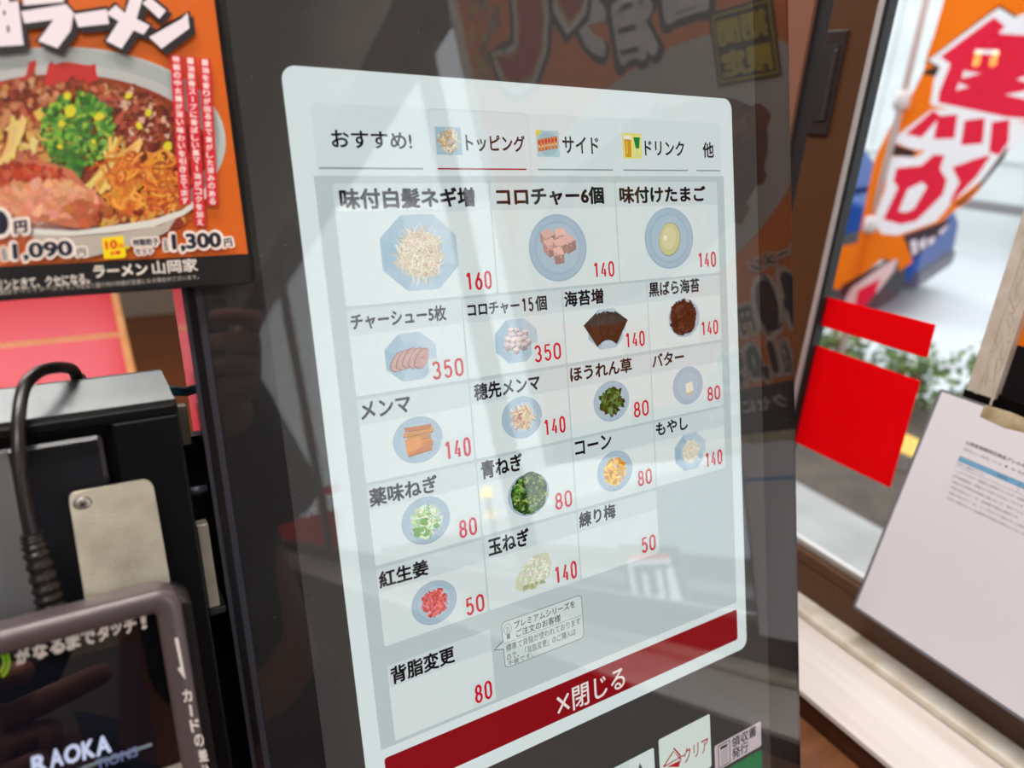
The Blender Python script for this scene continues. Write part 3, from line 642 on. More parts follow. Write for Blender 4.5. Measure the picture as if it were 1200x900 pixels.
# red mark on the bowl wall
RM = (204, 52, 46)
for P_ in ([(14, 100), (18, 92), (30, 88), (34, 72), (43, 70), (40, 90), (46, 96), (40, 104), (18, 106)], [(52, 96), (56, 76), (60, 71), (64, 75), (72, 72), (82, 72), (92, 74), (104, 76), (112, 74), (113, 86), (116, 92), (106, 97), (112, 103), (92, 99), (70, 97), (54, 100)]): a.poly(P_, RM)
STEP = .0006
SOUP = [(150, 58, 26), (176, 78, 36), (126, 44, 20), (196, 104, 52), (164, 70, 40)]
bits(a, 72, 178, 168, 88, 700, 4.2, SOUP, .5, 1.5)
def zone(x, y, rx_, ry_, n, size, cols, asp=1.3): bits(a, x, y, rx_, ry_, n, size, cols, .45, asp)
zone(60, 122, 120, 26, 240, 3.8, [(186, 96, 60), (150, 64, 36), (214, 160, 112), (118, 44, 26), (206, 130, 84)])
zone(160, 140, 44, 40, 120, 3.2, [(132, 44, 24), (178, 84, 54), (104, 34, 20), (222, 176, 150)], 1.4)
zone(40, 165, 60, 34, 70, 5, [(226, 186, 96), (212, 150, 84), (240, 214, 140)], 2)
zone(15, 200, 36, 26, 60, 6, [(186, 92, 60), (206, 116, 80)])
zone(92, 152, 44, 42, 420, 3.1, [(62, 122, 38), (86, 150, 50), (44, 96, 30), (120, 172, 62), (150, 190, 60)])
zone(74, 195, 20, 20, 70, 4, [(70, 128, 42), (52, 104, 34)])
for x, y, r_ in ((83, 130, 6), (116, 137, 5), (72, 145, 3.5), (79, 113, 4.5), (150, 113, 3.5), (174, 132, 4), (163, 148, 4), (196, 172, 5), (110, 166, 2.5), (70, 172, 3)): a.blob(x, y, r_, (220, 210, 46), 10, .2, 1.2)
def noodle(x0, y0, x1, y1, bend, w, col):
    pts = []
    for k in range(9):
        t_ = k / 8; nx, ny = -(y1 - y0), (x1 - x0); q = math.hypot(nx, ny) or 1; e = math.sin(PI * t_) * bend
        pts.append((x0 + (x1 - x0) * t_ + nx / q * e, y0 + (y1 - y0) * t_ + ny / q * e))
    a.line(pts, w, jit(col, 12))
for k in range(16): noodle(100 + random.uniform(-6, 30), 222 + random.uniform(-10, 6), 126 + random.uniform(-4, 40), 160 + random.uniform(-5, 20), random.uniform(-10, 10), 4, random.choice([(226, 180, 84), (236, 200, 112), (206, 150, 60)]))
for k in range(10): noodle(random.uniform(-6, 16), 190 + random.uniform(-6, 10), random.uniform(10, 32), 140 + random.uniform(-6, 14), 4, 4.5, (228, 196, 120))
zone(172, 218, 44, 36, 90, 6, [(196, 104, 34), (176, 82, 26), (214, 128, 44)], 1.6)
for k in range(170):
    x, y = 170 + random.uniform(-50, 40), 212 + random.uniform(-34, 44); a_ = random.random() * PI; L = random.uniform(8, 24)
    noodle(x, y, x + L * math.cos(a_), y + L * math.sin(a_), random.uniform(-7, 7), random.uniform(2, 3.6), random.choice([(226, 138, 46), (206, 110, 32), (238, 166, 72), (178, 78, 24)]))
# pork slice
a.poly([(-30, 216), (10, 206), (26, 190), (50, 188), (86, 200), (100, 218), (124, 236), (134, 252), (124, 264), (92, 268), (56, 262), (20, 252), (-30, 244)], (196, 112, 76))
zone(26, 206, 46, 14, 110, 3.6, [(172, 62, 32), (196, 82, 48), (150, 50, 28)], 1.8); zone(52, 234, 60, 20, 260, 4.2, [(222, 152, 116), (228, 164, 128), (214, 140, 104), (208, 128, 92)], 2.0); zone(105, 250, 24, 12, 30, 5, [(170, 84, 48), (190, 100, 60)], 1.6)
zone(165, 258, 60, 8, 60, 3.4, [(126, 44, 20), (160, 70, 30), (206, 160, 70)], 1.3)
a.poly([(150, 262), (178, 258), (214, 246), (236, 228), (244, 214), (250, 218), (240, 234), (216, 252), (180, 266), (140, 272), (80, 277), (40, 275), (40, 268), (90, 271)], (218, 216, 206))
a.poly([(36, 274), (80, 278), (140, 273), (186, 265), (206, 256), (196, 272), (170, 284), (140, 292), (104, 302), (60, 300)], (184, 174, 160))
STEP = .002
# big title with black outline and drop shadow
def P4(*q): return [(q[i] / 4, q[i + 1] / 4) for i in range(0, len(q), 2)]
TITLE = [P4(-60, 40, 0, 30, 0, -60, 40, -60, 44, 14, 86, 10, 112, 215, 0, 222, -70, 224), P4(110, -2, 298, -14, 300, 14, 112, 30), P4(100, 58, 310, 24, 346, 64, 332, 148, 270, 230, 180, 196, 252, 96, 116, 114), P4(345, 70, 500, 47, 512, 116, 368, 131),
         P4(498, 68, 542, 28, 586, 66, 608, -4, 668, -4, 640, 92, 702, 124, 672, 166, 626, 146, 570, 232, 498, 196, 556, 104), P4(666, 18, 702, -8, 778, 54, 746, 92), P4(698, 178, 850, 92, 878, 64, 887, 136, 756, 232)]
DK = (34, 28, 32)
for P_ in TITLE: a.line(P_ + P_[:2], 7.5, DK)
for P_ in TITLE: a.poly([(x + 5, y + 5) for x, y in P_], DK)
for P_ in TITLE: a.line([(x + 5, y + 5) for x, y in P_ + P_[:2]], 5, DK)
for P_ in TITLE: a.poly(P_, (238, 226, 232))
for P_ in (P4(15, 56, 26, 54, 29, 74, 18, 76), P4(32, 126, 44, 124, 47, 154, 36, 156)): a.poly(P_, DK)
# three red strips with vertical lettering
def quadmap(q, w, h):                       # rectangle (w,h) -> photo quad TL,TR,BR,BL
    (ax, ay), (bx, by), (cx, cy), (dx, dy) = q
    def f(x, y):
        s_, t_ = x / w, y / h
        return (ax * (1 - s_) * (1 - t_) + bx * s_ * (1 - t_) + cx * s_ * t_ + dx * (1 - s_) * t_, ay * (1 - s_) * (1 - t_) + by * s_ * (1 - t_) + cy * s_ * t_ + dy * (1 - s_) * t_)
    return f
STRIPS = [([(199, 65.5), (212.7, 66.2), (223.4, 240), (210, 240.3)], '特製の中太麺が深い味わいを引き立てます'), ([(215.8, 67), (229.2, 68), (241.2, 265), (227.8, 265.3)], '醤油豚骨スープに香ばしい黒マー油がコクを加え'), ([(232.8, 69), (246.2, 70), (255.3, 240.5), (242, 241)], '醤油を香りが出るまで焦がした深みのある')]
for q, tx in STRIPS:
    a.poly(q, (212, 30, 44)); n = len(tx); f = quadmap(q, 10, n)
    for i, ch in enumerate(tx):
        if ch == 'ー': a.poly([f(4.4, i + .12), f(5.6, i + .12), f(5.6, i + .88), f(4.4, i + .88)], (250, 226, 222))
        else: a.text(ch, 2.0, i + .09, 8.0, i + .91, (250, 226, 222), .03, fn=f)
# prices
WH, NAVY = (240, 226, 214), (24, 24, 44)
def price(tx, q, g, bold=.06):
    f = quadmap(q, 100, 100); q0 = math.hypot(q[1][0] - q[0][0], q[1][1] - q[0][1]); h0 = math.hypot(q[3][0] - q[0][0], q[3][1] - q[0][1])
    a.z += STEP; V, F, _ = glyphs(tx)
    for i in range(14):
        an = 2 * PI * i / 14
        a.tri([f(x * 100 + g * 100 / q0 * math.cos(an), y * 100 + g * 100 / h0 * math.sin(an)) for x, y in V], F, WH, a.z + i * .0001)
    a.z += .0016; a.text(tx, 0, 0, 100, 100, NAVY, bold, fn=f)
price('0', [(-14, 247), (9, 246.5), (12, 275), (-11, 276)], 5, .09); price('円', [(16, 259.5), (32, 257.5), (33, 273), (17, 275)], 3.5)
price('1,090', [(14, 285.5), (84, 281.5), (87, 302.5), (16, 307)], 3.6, .045); price('円', [(90, 291.5), (100, 290.5), (101.5, 300), (91, 301)], 2.6, .03)
price('税込', [(2, 290), (9, 289.5), (10, 305), (3, 306)], 2.2, .03)
a.poly([(119, 279), (144, 276.5), (148, 300), (145, 302.5), (124, 304), (121.5, 302)], (246, 214, 8)); a.poly([(147, 288), (153, 289.5), (148, 292.5)], (246, 214, 8))
f = quadmap([(122, 281), (144.5, 278.5), (146, 300), (124.5, 302)], 100, 100)
a.text('10', 2, 8, 66, 58, (222, 44, 20), .05, fn=f); a.text('円', 72, 34, 98, 58, (222, 44, 20), .03, fn=f); a.text('お得', 24, 68, 80, 92, (222, 44, 20), .05, fn=f)
price('特製餃子', [(155, 280.5), (185, 278.5), (186.5, 287.5), (156, 289)], 2.2, .04); price('セット', [(158, 291.5), (178, 290), (179, 297.5), (159, 299)], 2.2, .04); price('税込', [(191.5, 280.5), (196.5, 280), (197.5, 294), (192.5, 295)], 2, .03)
price('1,300', [(200, 274.5), (258, 272), (260, 292.5), (202, 296)], 3.4, .05); price('円', [(261.5, 280), (270.5, 279), (272.5, 288.5), (262.5, 290)], 2.4, .04)
def qt(tx, q, col, bold=.0): a.text(tx, 0, 0, 100, 100, col, bold, fn=quadmap(q, 100, 100))
CR = (232, 222, 210)
qt('リンときて、クセになる。', [(-4, 328), (104, 320), (105.5, 332.5), (-3, 341)], CR, .025)
qt('ラーメン', [(109, 311.5), (172, 308.5), (174, 322.5), (110, 326)], CR, .045); qt('山岡家', [(177, 306), (230, 302.5), (232, 318), (179, 322)], CR, .02)
qt('※写真はすべてイメージです。', [(-14, 339.5), (86, 332.5), (87, 339), (-13, 347)], (198, 188, 178)); qt('予告なく盛り付け内容が変更になる場合がございます。', [(88, 333), (232, 321.8), (233, 327), (89, 339.5)], (198, 188, 178))
put(a.build('artwork', PRINT, pr, fn=px4, z0=3.34), (0, 0, 0))
b = MB(); b.prism(km(rr(-239, -109, -21.1, 83.6, 3, 6)), .0042, .0044); put(b.build('clear_film', glass('poster_film', 1.3, rough=.08), poster), poff)
STEP = .0012

# ================================================================== payment terminal
term, toff = kiosk_thing('payment_terminal', -178, 330, -60)
tag(term, 'black payment terminal box with silver top edge, left of the kiosk', 'payment terminal')
UT = -54.6
b = MB()
b.box(*kb(-300, 126.6, -110, UT, 500, -8), .0012); b.box(*kb(-300, 126.6, -9, UT, 131.6, 0), .0012); b.box(*kb(-77.4, 131.0, -9, UT, 500, 0), .001)
put(b.build('body', BLACKP, term), toff)
b = MB()
b.hexa([(-.300, -.1256, -.001), (-.0552, -.1256, -.001), (-.0568, -.1256, -.038), (-.300, -.1256, -.038)], [(-.300, -.1164, -.030), (-.0568, -.1164, -.030), (-.0570, -.1164, -.037), (-.300, -.1164, -.037)])
put(b.build('top_cover', SILVER, term), toff)
b = MB(); b.box(*kb(-298, 125.3, -108, UT - .2, 126.8, -.4)); put(b.build('black_seam', BLACKM, term), toff)  # matte black strip between silver cover and body
b = MB(); b.box(*kb(-200, 134.6, -8.5, -80.6, 420, -3.5), .002); put(b.build('inner_door', mat('smoked_panel', (30, 30, 34), .22), term), toff)
b = MB(); b.box(*kb(-240, 135.4, -4, -109.6, 300, -2.2), .0008); put(b.build('side_plate', mat('grey_metal_panel', (126, 126, 128), .5, metal=.6, bump=(1500, .15)), term), toff)
b = MB(); b.tube([(-.056, -.1652, -.012), (-.0478, -.1652, -.012)], .0018, 12); put(b.build('hinge_pin', SLATE, term), toff)
b = MB(); b.box(*kb(-54.4, 214, -40, -47.6, 217, -6), .0005); put(b.build('mounting_lug', BLACKM, term), toff)
b = MB(); b.box(*kb(-54.2, 178, -14, -49.8, 213.6, -6), .0005); put(b.build('spacer', STEEL, term), toff)
b = MB(); b.box(*kb(-54.2, 134, -52, -48.4, 152, -44), .0005); put(b.build('spacer', STEEL, term), toff)
b = MB(); b.box(*kb(-54.2, 152.4, -80, -38, 420, -66)); put(b.build('dark_gap_fill', BLACKM, term), toff)  # black filler put in so the gap beside the kiosk stays dark
# steel bracket that carries the reader
br, boff = kiosk_thing('steel_bracket', -80, 215, 4)
tag(br, 'flat brushed steel bracket with one cross-head screw, between cable and kiosk', 'bracket')
b = MB(); pts = [(-94.1, 260), (-94.1, 156)] + [(-92 - 2.1 * math.cos(t_), 155.2 - 2.2 * math.sin(t_)) for t_ in [PI / 8 * k for k in range(0, 5)]] + [(-71 + 3.9 * math.sin(t_), 157 - 3.9 * math.cos(t_)) for t_ in [PI / 12 * k for k in range(0, 7)]] + [(-66.4, 260)]
b.prism(km(pts), .002, .0034, .0003)
for v in b.bm.verts: v.co.z += (-v.co.y - .153) * .25
put(b.build('plate', STEEL, br), boff)
b = MB(); b.lathe([(.0026, 0), (.0026, .0002), (.0023, .0004), (.0010, .0005), (.0001, .0005)], 28, at=(-.0902, -.1577, .0046)); sc_ = put(b.build('screw', CHROME, br), boff)
b = MB()
for an in (.4, .4 + PI / 2):
    c_, s_ = math.cos(an), math.sin(an); L, w = .00125, .00024
    b.prism([(-.0902 + c_ * p - s_ * q, -.1577 + s_ * p + c_ * q) for p, q in ((-L, -w), (L, -w), (L, w), (-L, w))], .0049, .00518)
b.build('cross_recess', BLACKM, sc_)
b = MB(); b.lathe([(.0029, 0), (.0029, .0003)], 28, at=(-.0902, -.1577, .0044)); b.build('countersink', BLACKM, sc_)

# ================================================================== card reader
rd, roff = kiosk_thing('card_reader', -150, 300, 18)
tag(rd, 'taupe framed contactless card reader with dark screen and lettering, in front of the steel bracket', 'card reader')
b = MB(); b.prism(km(rr(-236, 191, -61.4, 300, 7, 8)), .013, .021, .003, smooth=True); put(b.build('back_shell', mat('dark_reader_shell', (34, 30, 31), .3), rd), roff)
b = MB()                                    # rounded frame
prof = [(0, 20.5), (0, 26.5), (.5, 28.6), (1.8, 29.8), (3.6, 30.1), (6.6, 30.0), (7.8, 29.4), (8.4, 28.2)]
t = bmesh.new(); rings = []
for ins, z in prof:
    P_ = rr(-236 + ins, 187 + ins, -64.8 - ins, 303 - ins, max(7.5 - ins * .75, .9), 8)
    rings.append([t.verts.new((u * .001, -v * .001, z * .001)) for u, v in P_])
for A_, B_ in zip(rings, rings[1:]):
    n = len(A_)
    for k in range(n): t.faces.new((A_[k], A_[(k + 1) % n], B_[(k + 1) % n], B_[k])).smooth = True
b.add(t); frm = put(b.build('frame', TAUPE, rd), roff)
b = MB(); b.box(*kb(-228.5, 194, 24, -72.6, 296, 28.4)); rs = put(b.build('screen', mat('reader_glass', (10, 10, 13), .03, spec=.9), rd), roff)
a = Art(); TX2 = (226, 216, 208)
f = quadmap([(18, 765.5), (171.5, 721), (172.5, 735.5), (20.5, 780.5)], 100, 100)
def k25(x, y, z): u, v = K(x, y, 28.4); return (u * .001, -v * .001, z * .001)
LET = 'がなるまでタッチ!'
xs = [(18, 35), (38, 56), (58, 76), (77, 94), (95, 112), (114, 128), (130, 143), (145, 160), (165, 171.5)]
for ch, (x0, x1) in zip(LET, xs):
    yc = 771 - (x0 + x1 - 36) / 2 * .285; h = 9 if ch not in 'ッ' else 6.5
    a.text(ch, x0, yc - h, x1, yc + h, TX2, .05, fn=lambda x, y, yc_=yc, xc=(x0 + x1) / 2: (x + (y - yc_) * .12, y - (x - xc) * .28))
for r0, r1 in ((19, 21.5), (13.5, 16)): a.line([(-11 + r1 * math.cos(t_), 776 + r1 * math.sin(t_)) for t_ in [-.9 + .15 * k for k in range(13)]], 2.6, (150, 214, 20))
put(a.build('lettering', PRINT, rs, fn=k25, z0=28.46), (0, 0, 0))
a = Art(); a.rect(-222, 203, -79.9, 290, (11, 13, 20)); a.build('display', SCREEN, rs, z0=28.45)
a = Art(); LG = (206, 214, 244)
def lt(tx, x0, x1, yb, h, col, w=.05): a.text(tx, x0, yb - h, x1, yb, col, w, fn=lambda x, y, xc=(x0 + x1) / 2, y_=yb: (x + (y - y_) * .1, y - (x - xc) * .34))
lt('R', 38, 56, 906, 22, LG); lt('A', 59, 75, 899, 22, LG); lt('O', 76, 96, 894, 22, LG); lt('K', 97, 112, 889, 22, LG); lt('A', 113, 131, 884, 22, LG)
a.line([(96, 900), (178, 872)], 4, (112, 126, 132)); a.line([(40, 919), (96, 900)], 3, (70, 84, 120))
lt('TIONS', 113, 162, 894, 12, (112, 116, 156), .02)
a.build('logo', SCREEN, rs, fn=k25, z0=28.5)
b = MB(); b.box(*kb(-228.4, 194.1, 28.56, -72.7, 295.9, 28.66)); b.build('cover_glass', COVER, rs)
a = Art(); f3 = lambda x, y: (x, y)
def k30(x, y, z): u, v = K(x, y, 30.2); return (u * .001, -v * .001, z * .001)
a.poly([(204.5, 748), (208.5, 747), (215, 782), (217.6, 797), (208, 784), (211.8, 781)], TX2)
for i, ch in enumerate('カ|ドの差込口'):
    x0, y0 = 212.5 + i * 4.6, 808 + i * 17.5
    if ch == '|': a.poly([(x0 + 4.2, y0), (x0 + 7, y0 + .5), (x0 + 9, y0 + 14), (x0 + 6.4, y0 + 14)], TX2)
    else: a.text(ch, x0, y0, x0 + 11, y0 + 14.5, TX2, .03, fn=lambda x, y, xc=x0 + 5, yc=y0: (x + (y - yc) * .2, y - (x - xc) * .2))
put(a.build('side_lettering', PRINT, frm, fn=k30, z0=30.25), (0, 0, 0))

# cable with its ribbed strain relief
cb = empty('reader_cable', KW(-104, 200, 12), KROT); coff = Vector((.104, .200, -.012))
tag(cb, 'black cable looping over the silver top edge down to the card reader', 'cable')
def smooth(pts, n=8):
    out = []; P_ = [Vector(p) for p in pts]
    for i in range(len(P_) - 1):
        p0, p1, p2, p3 = P_[max(i - 1, 0)], P_[i], P_[i + 1], P_[min(i + 2, len(P_) - 1)]
        for k in range(n):
            q = k / n; out.append(.5 * ((2 * p1) + (p2 - p0) * q + (2 * p0 - 5 * p1 + 4 * p2 - p3) * q * q + (3 * p1 - p0 - 3 * p2 + p3) * q ** 3))
    return out + [P_[-1]]
def kk(x, y, z): u, v = K(x, y, z); return (u * .001, -v * .001, z * .001)
path = [kk(59, 706, 12), kk(45, 660, 12), kk(34, 615, 12), kk(26, 570, 11), kk(22, 530, 9), kk(22, 490, 4), kk(28, 455, -4), kk(44, 437, -12), kk(63, 431, -20), (-.0890, -.1112, -.031), (-.0875, -.1140, -.0395), (-.0872, -.1195, -.0440), (-.0872, -.1230, -.052), (-.0875, -.1232, -.075), (-.088, -.1232, -.106), (-.089, -.130, -.1135), (-.09, -.20, -.1135)]
b = MB(); b.tube(smooth(path), .0022, 16); put(b.build('cord', RUBBER, cb), coff)
b = MB(); sp = smooth([kk(63, 722, 12), kk(55, 690, 12), kk(42, 645, 12), kk(37, 625, 12)], 14)
rad = [.0046 - .0016 * i / len(sp) + (.0005 if (i // 2) % 2 else -.0003) for i in range(len(sp))]
b.tube(sp, rad, 18); put(b.build('strain_relief', RUBBER, cb), coff)
b = MB(); b.tube([KW(-60, 127.5, -70), KW(-55, 128.4, -64), KW(-51, 129, -60), KW(-44, 131, -64)], .0022, 12)
tag(b.build('blue_cable', mat('teal_blue_cable', (30, 96, 120), .4)), 'short blue cable in the gap between terminal and kiosk', 'cable')

# ================================================================== red tables beyond the terminal
def table(y0, y1, label):
    X1, X0 = .035, -1.25
    t_ = empty('red_table', ((X0 + X1) / 2, (y0 + y1) / 2, 0)); tag(t_, label, 'table', 'red tables behind the payment terminal')
    off_ = -Vector(t_.location)
    w = .016; b = MB(); b.box((X0 + w, y0 + w, .718), (X1 - w, y1 - w, .7505)); put(b.build('tabletop', REDT, t_), off_)
    b = MB(); b.box((X0, y0, .715), (X1, y0 + w, .750), .001); b.box((X0, y1 - w, .715), (X1, y1, .750), .001); b.box((X0, y0 + w, .715), (X0 + w, y1 - w, .750), .001); b.box((X1 - w, y0 + w, .715), (X1, y1 - w, .750), .001)
    put(b.build('wood_edging', EDGEW, t_), off_)
    for sx in (X0 + .08, X1 - .08):
        for sy in (y0 + .08, y1 - .08):
            b = MB(); b.box((sx - .025, sy - .025, 0), (sx + .025, sy + .025, .716), .003); put(b.build('leg', WOODB, t_), off_)
pN, pD, pF = onZ(148, 437, .75), onZ(138, 392, .75), onZ(127, 345, .75)
table(1.10, pD.y - .002, 'nearer glossy red table with wood edging, behind the looping cable')
table(pD.y + .002, pD.y + .72, 'farther glossy red table with wood edging, just under the poster footer')

# ================================================================== things on the window
class Plane:                                # a drawn-on plane: origin, right, up, towards the viewer
    def __init__(s, o, x, y):
        s.o, s.x, s.y = Vector(o), Vector(x).normalized(), Vector(y).normalized(); s.n = s.x.cross(s.y)
    def px(s, x, y):
        r = Vector(ray(x, y)); c = Vector((0, 0, H)); t_ = (s.o - c).dot(s.n) / r.dot(s.n); d = c + r * t_ - s.o
        return (d.dot(s.x) * 1000, -d.dot(s.y) * 1000)
    def hit(s, x, y):                       # seen mirrored in the kiosk glass
        r = ray(x, y); P_ = r * ((O @ N) / (r @ N)); dd = Vector(r - 2 * (r @ N) * N); p = Vector(P_) + Vector((0, 0, H))
        t_ = (s.o - p).dot(s.n) / dd.dot(s.n); d = p + dd * t_ - s.o; return (d.dot(s.x) * 1000, -d.dot(s.y) * 1000)
    def matrix(s): 
        return Matrix(((s.x.x, s.y.x, s.n.x, s.o.x), (s.x.y, s.y.y, s.n.y, s.o.y), (s.x.z, s.y.z, s.n.z, s.o.z), (0, 0, 0, 1)))
def plane_thing(name, pl): e = empty(name, (0, 0, 0)); e.matrix_world = pl.matrix(); return e
# framed poster: left edge at y=.266, bottom at z = H-.209
FP = Plane((.603, .2675, H - .2095), (0, -1, 0), (0, 0, 1))
fp = plane_thing('framed_poster', FP); tag(fp, 'orange poster in a dirty beige aluminium frame, standing against the window', 'framed poster')
W_, H_, FW_ = 728, 1030, 23
b = MB()
for (a0, b0, a1, b1) in ((0, 0, FW_, H_), (W_ - 26, 0, W_, H_), (FW_, H_ - 26, W_ - 26, H_)):
    b.box((a0 * .001, b0 * .001, -.008), (a1 * .001, b1 * .001, 0), .0015)
b.box((.007, .006, -.002), (.0095, 1.02, .0012), .0005); b.box((.0205, .006, -.002), (.0228, 1.02, .0016), .0006)
b.build('frame', DIRTALU, fp)
b = MB(); b.box((-.001, -.006, -.0084), (.024, .012, .0015), .001); b.box((.023, .0, -.008), (W_ * .001, .016, -.002), .001); b.build('corner_cap', BLACKP, fp)
rng = random.Random(4)
b = MB()                                    # yellowed tape along the lower edge, slightly crumpled
n = 26; rows = []
t = bmesh.new()
for k in range(n + 1):
    q = k / n; rows.append([t.verts.new((.018 + q * .5, -.013 + rng.uniform(-.001, .001), .0022 + rng.uniform(-.0004, .0004))), t.verts.new((.018 + q * .5, -.004, .0042 + rng.uniform(-.001, .0008))), t.verts.new((.018 + q * .5, .0065 + rng.uniform(-.0012, .0012), .0024 + rng.uniform(-.0004, .0006)))])
for A_, B_ in zip(rows, rows[1:]):
    for k in range(2): t.faces.new((A_[k], B_[k], B_[k + 1], A_[k + 1])).smooth = True
b.add(t); b.build('tape', TAPE, fp)
a = Art()                                   # scuff marks scratched on the frame
for k in range(46):
    q = k / 46; x = 14 + rng.uniform(-3, 5); y = -(20 + q * 250); a.line([(x + rng.uniform(-2, 2), y), (x + rng.uniform(-3, 4), y - rng.uniform(2, 8)), (x + rng.uniform(-4, 5), y - rng.uniform(8, 16))], rng.uniform(.2, .45), jit((160, 136, 104), 10))
a.build('scuff_marks', PRINT, fp, z0=.15)
a = Art(); RD2 = (196, 30, 46)
a.rect(22, -(H_ - 26), W_ - 26, -57, (224, 112, 18)); a.rect(22, -57, W_ - 26, -14, (24, 20, 21))
a.ell(400, -330, 300, 150, (206, 210, 206), 60); a.ell(410, -312, 250, 104, (110, 46, 24), 50)
STEP = .003
bits(a, 400, -315, 240, 96, 240, 12, SOUP + [(110, 44, 22), (96, 40, 22), (140, 60, 34)], .5, 1.4); bits(a, 440, -320, 120, 60, 80, 12, [(70, 130, 42), (206, 170, 84), (206, 120, 84)], .5, 1.4)
# gold limited-time label
f = quadmap([(122, -452), (200, -470), (206, -362), (132, -352)], 100, 100); lab_ = [(118, -430), (196, -462), (206, -384), (128, -352)]
f = quadmap(lab_, 100, 100)
a.poly(lab_, (24, 22, 10)); a.poly([f(4, 4), f(96, 4), f(96, 96), f(4, 96)], (206, 180, 20)); a.poly([f(7, 7), f(93, 7), f(93, 93), f(7, 93)], (24, 22, 10))
a.text('期間', 11, 12, 90, 48, (214, 190, 24), .05, fn=f); a.text('限定', 11, 54, 90, 90, (214, 190, 24), .05, fn=f)
# white and red title glyphs rising to the right
def glyph(ch, c0, c1, c2, c3, col, edge, g, bold=.1):
    ff = quadmap([c0, c1, c2, c3], 100, 100); V, F, _ = glyphs(ch); a.z += STEP
    for i in range(16):
        an = 2 * PI * i / 16; a.tri([(lambda p: (p[0] + g * math.cos(an), p[1] + g * math.sin(an)))(ff(x * 100, y * 100)) for x, y in V], F, edge, a.z + i * .0001)
    a.z += .002
    if len(col) == 2:
        for i in range(12):
            an = 2 * PI * i / 12; a.tri([(lambda p: (p[0] + g * .45 * math.cos(an), p[1] + g * .45 * math.sin(an)))(ff(x * 100, y * 100)) for x, y in V], F, col[1], a.z + i * .0001)
        a.z += .002; col = col[0]
    a.text(ch, 0, 0, 100, 100, col, bold, fn=ff)
WHT = (236, 228, 232)
glyph('醤', (176, -560), (250, -590), (262, -490), (186, -462), WHT, DK, 9, .07); glyph('油', (266, -560), (336, -590), (346, -490), (274, -462), WHT, DK, 10, .07)
glyph('ラ', (346, -602), (408, -634), (416, -540), (352, -510), WHT, DK, 10, .09); RS = [[(600, -26), (626, -26), (632, 20), (630, 56), (620, 86), (604, 97), (590, 92), (578, 66), (594, 68), (604, 58), (606, 30)], [(646, -30), (686, -30), (676, 8), (664, 24), (652, 2)]]
for P_ in RS:
    Q_ = [FP.hit(*p_) for p_ in P_]
    for w_, c_ in ((58, DK), (36, (236, 228, 228)), (14, (216, 170, 60))): a.line(Q_ + Q_[:2], w_, c_)
    a.poly(Q_, RD2)
for k in range(60): a.blob(rng.uniform(590, 690), -rng.uniform(640, 860), rng.uniform(5, 12), rng.choice([(196, 176, 60), (150, 140, 130), (120, 110, 104), (206, 120, 50)]), 8)
def hal(tx, a0, b0, a1, b1, g, bold): 
    a.halo(tx, a0, b0, a1, b1, g, WH); a.z += .003; a.text(tx, a0, b0, a1, b1, NAVY, bold)
hal('9', 120, -168, 150, -112, 7, .07); hal('4', 156, -168, 190, -112, 7, .07); hal('0', 196, -168, 224, -111, 7, .09); hal('円', 232, -146, 252, -116, 5, .04)
hal('ラーメン', 150, -192, 220, -178, 3, .04)
hal('税込', 196, -100, 208, -64, 3.5, .03); hal('1,0', 214, -103, 256, -62, 6, .07); hal('90', 260, -103, 300, -64, 6, .07); hal('円', 304, -84, 320, -66, 4, .03)
a.text('ガツンときて、クセになる。', 60, -46, 330, -30, CR, .04)
STEP = .0012
a.build('print', BACKLIT, fp, z0=-6.5)
# laminated allergy sheet leaning on the window
TLs, BLs = Vector((.6005, .2845, H - .205)), Vector((.5632, .2845, H - .4165))
SH = Plane(BLs, (0, -1, 0), TLs - BLs); hS = (TLs - BLs).length * 1000
sh = plane_thing('laminated_sheet', SH); tag(sh, 'white laminated allergy sheet with a blue table header, leaning on the window', 'sheet')
b = MB(); b.prism([(x * .001, -y * .001) for x, y in rr(-2, -hS - 1.5, 303, 2.5, 3, 5)], -.0008, -.0004); b.build('laminate', mat('laminate_edge', (120, 118, 124), .25), sh)
a = Art(); a.rect(.5, -hS + .5, 300.5, .5 - .8, (236, 232, 238), r=1)
p0 = SH.px(1124.7, 534.5); p1 = SH.px(1119.5, 545.5); p2 = SH.px(1120, 545)
au, av = p0; hh_ = 4.2
a.rect(au, av, 300, av + hh_ * .98, (120, 178, 216)); 
for y_ in (av, av + hh_, av + 2 * hh_ + .6): a.rect(au, y_ - .12, 300, y_ + .12, (70, 66, 74))
for x_ in (au, SH.px(1196, 566)[0]): a.rect(x_ - .12, av, x_ + .12, av + 2 * hh_ + .6, (70, 66, 74))
def tl(tx, u, v, h, col=(66, 58, 66), bold=0.): w = glyphs(tx)[2] * h; a.text(tx, u, v, u + w, v + h, col, bold)
q = SH.px(1133, 516); tl('山岡家期間限定商品アレルギー情報', q[0], q[1], 3.3, (50, 44, 52), .02)
q = SH.px(1129.5, 524.5); tl('原材料として使用している：●　同一製造ライン', q[0], q[1], 2.3)
tl('商品名', au + 30, av + 1, 2.4, (40, 60, 90)); tl('焦がし醤油ラーメン', au + 1, av + hh_ + 1.1, 2.2)
LINES = ['・このアレルギー情報はお客様のアレルギー症状が', '店内調理器具、食器などの使い分けはしておりま', '・表記せず原材料の製造工程において、他のアレル', '・表記の替カロリーは、普通盛で単品の数値です。', '・表記の塩カロリーは、スープもすべて飲み干した場合の', '・お席に収蔵されている調味料の使用は考慮されておりま']
for i, tx in enumerate(LINES):
    q = SH.px(1119.5 - i * 2.35, 549.5 + i * 6.2); tl(tx, q[0], q[1], 2.3)
a.build('printed_page', PRINT, sh, z0=-.35)
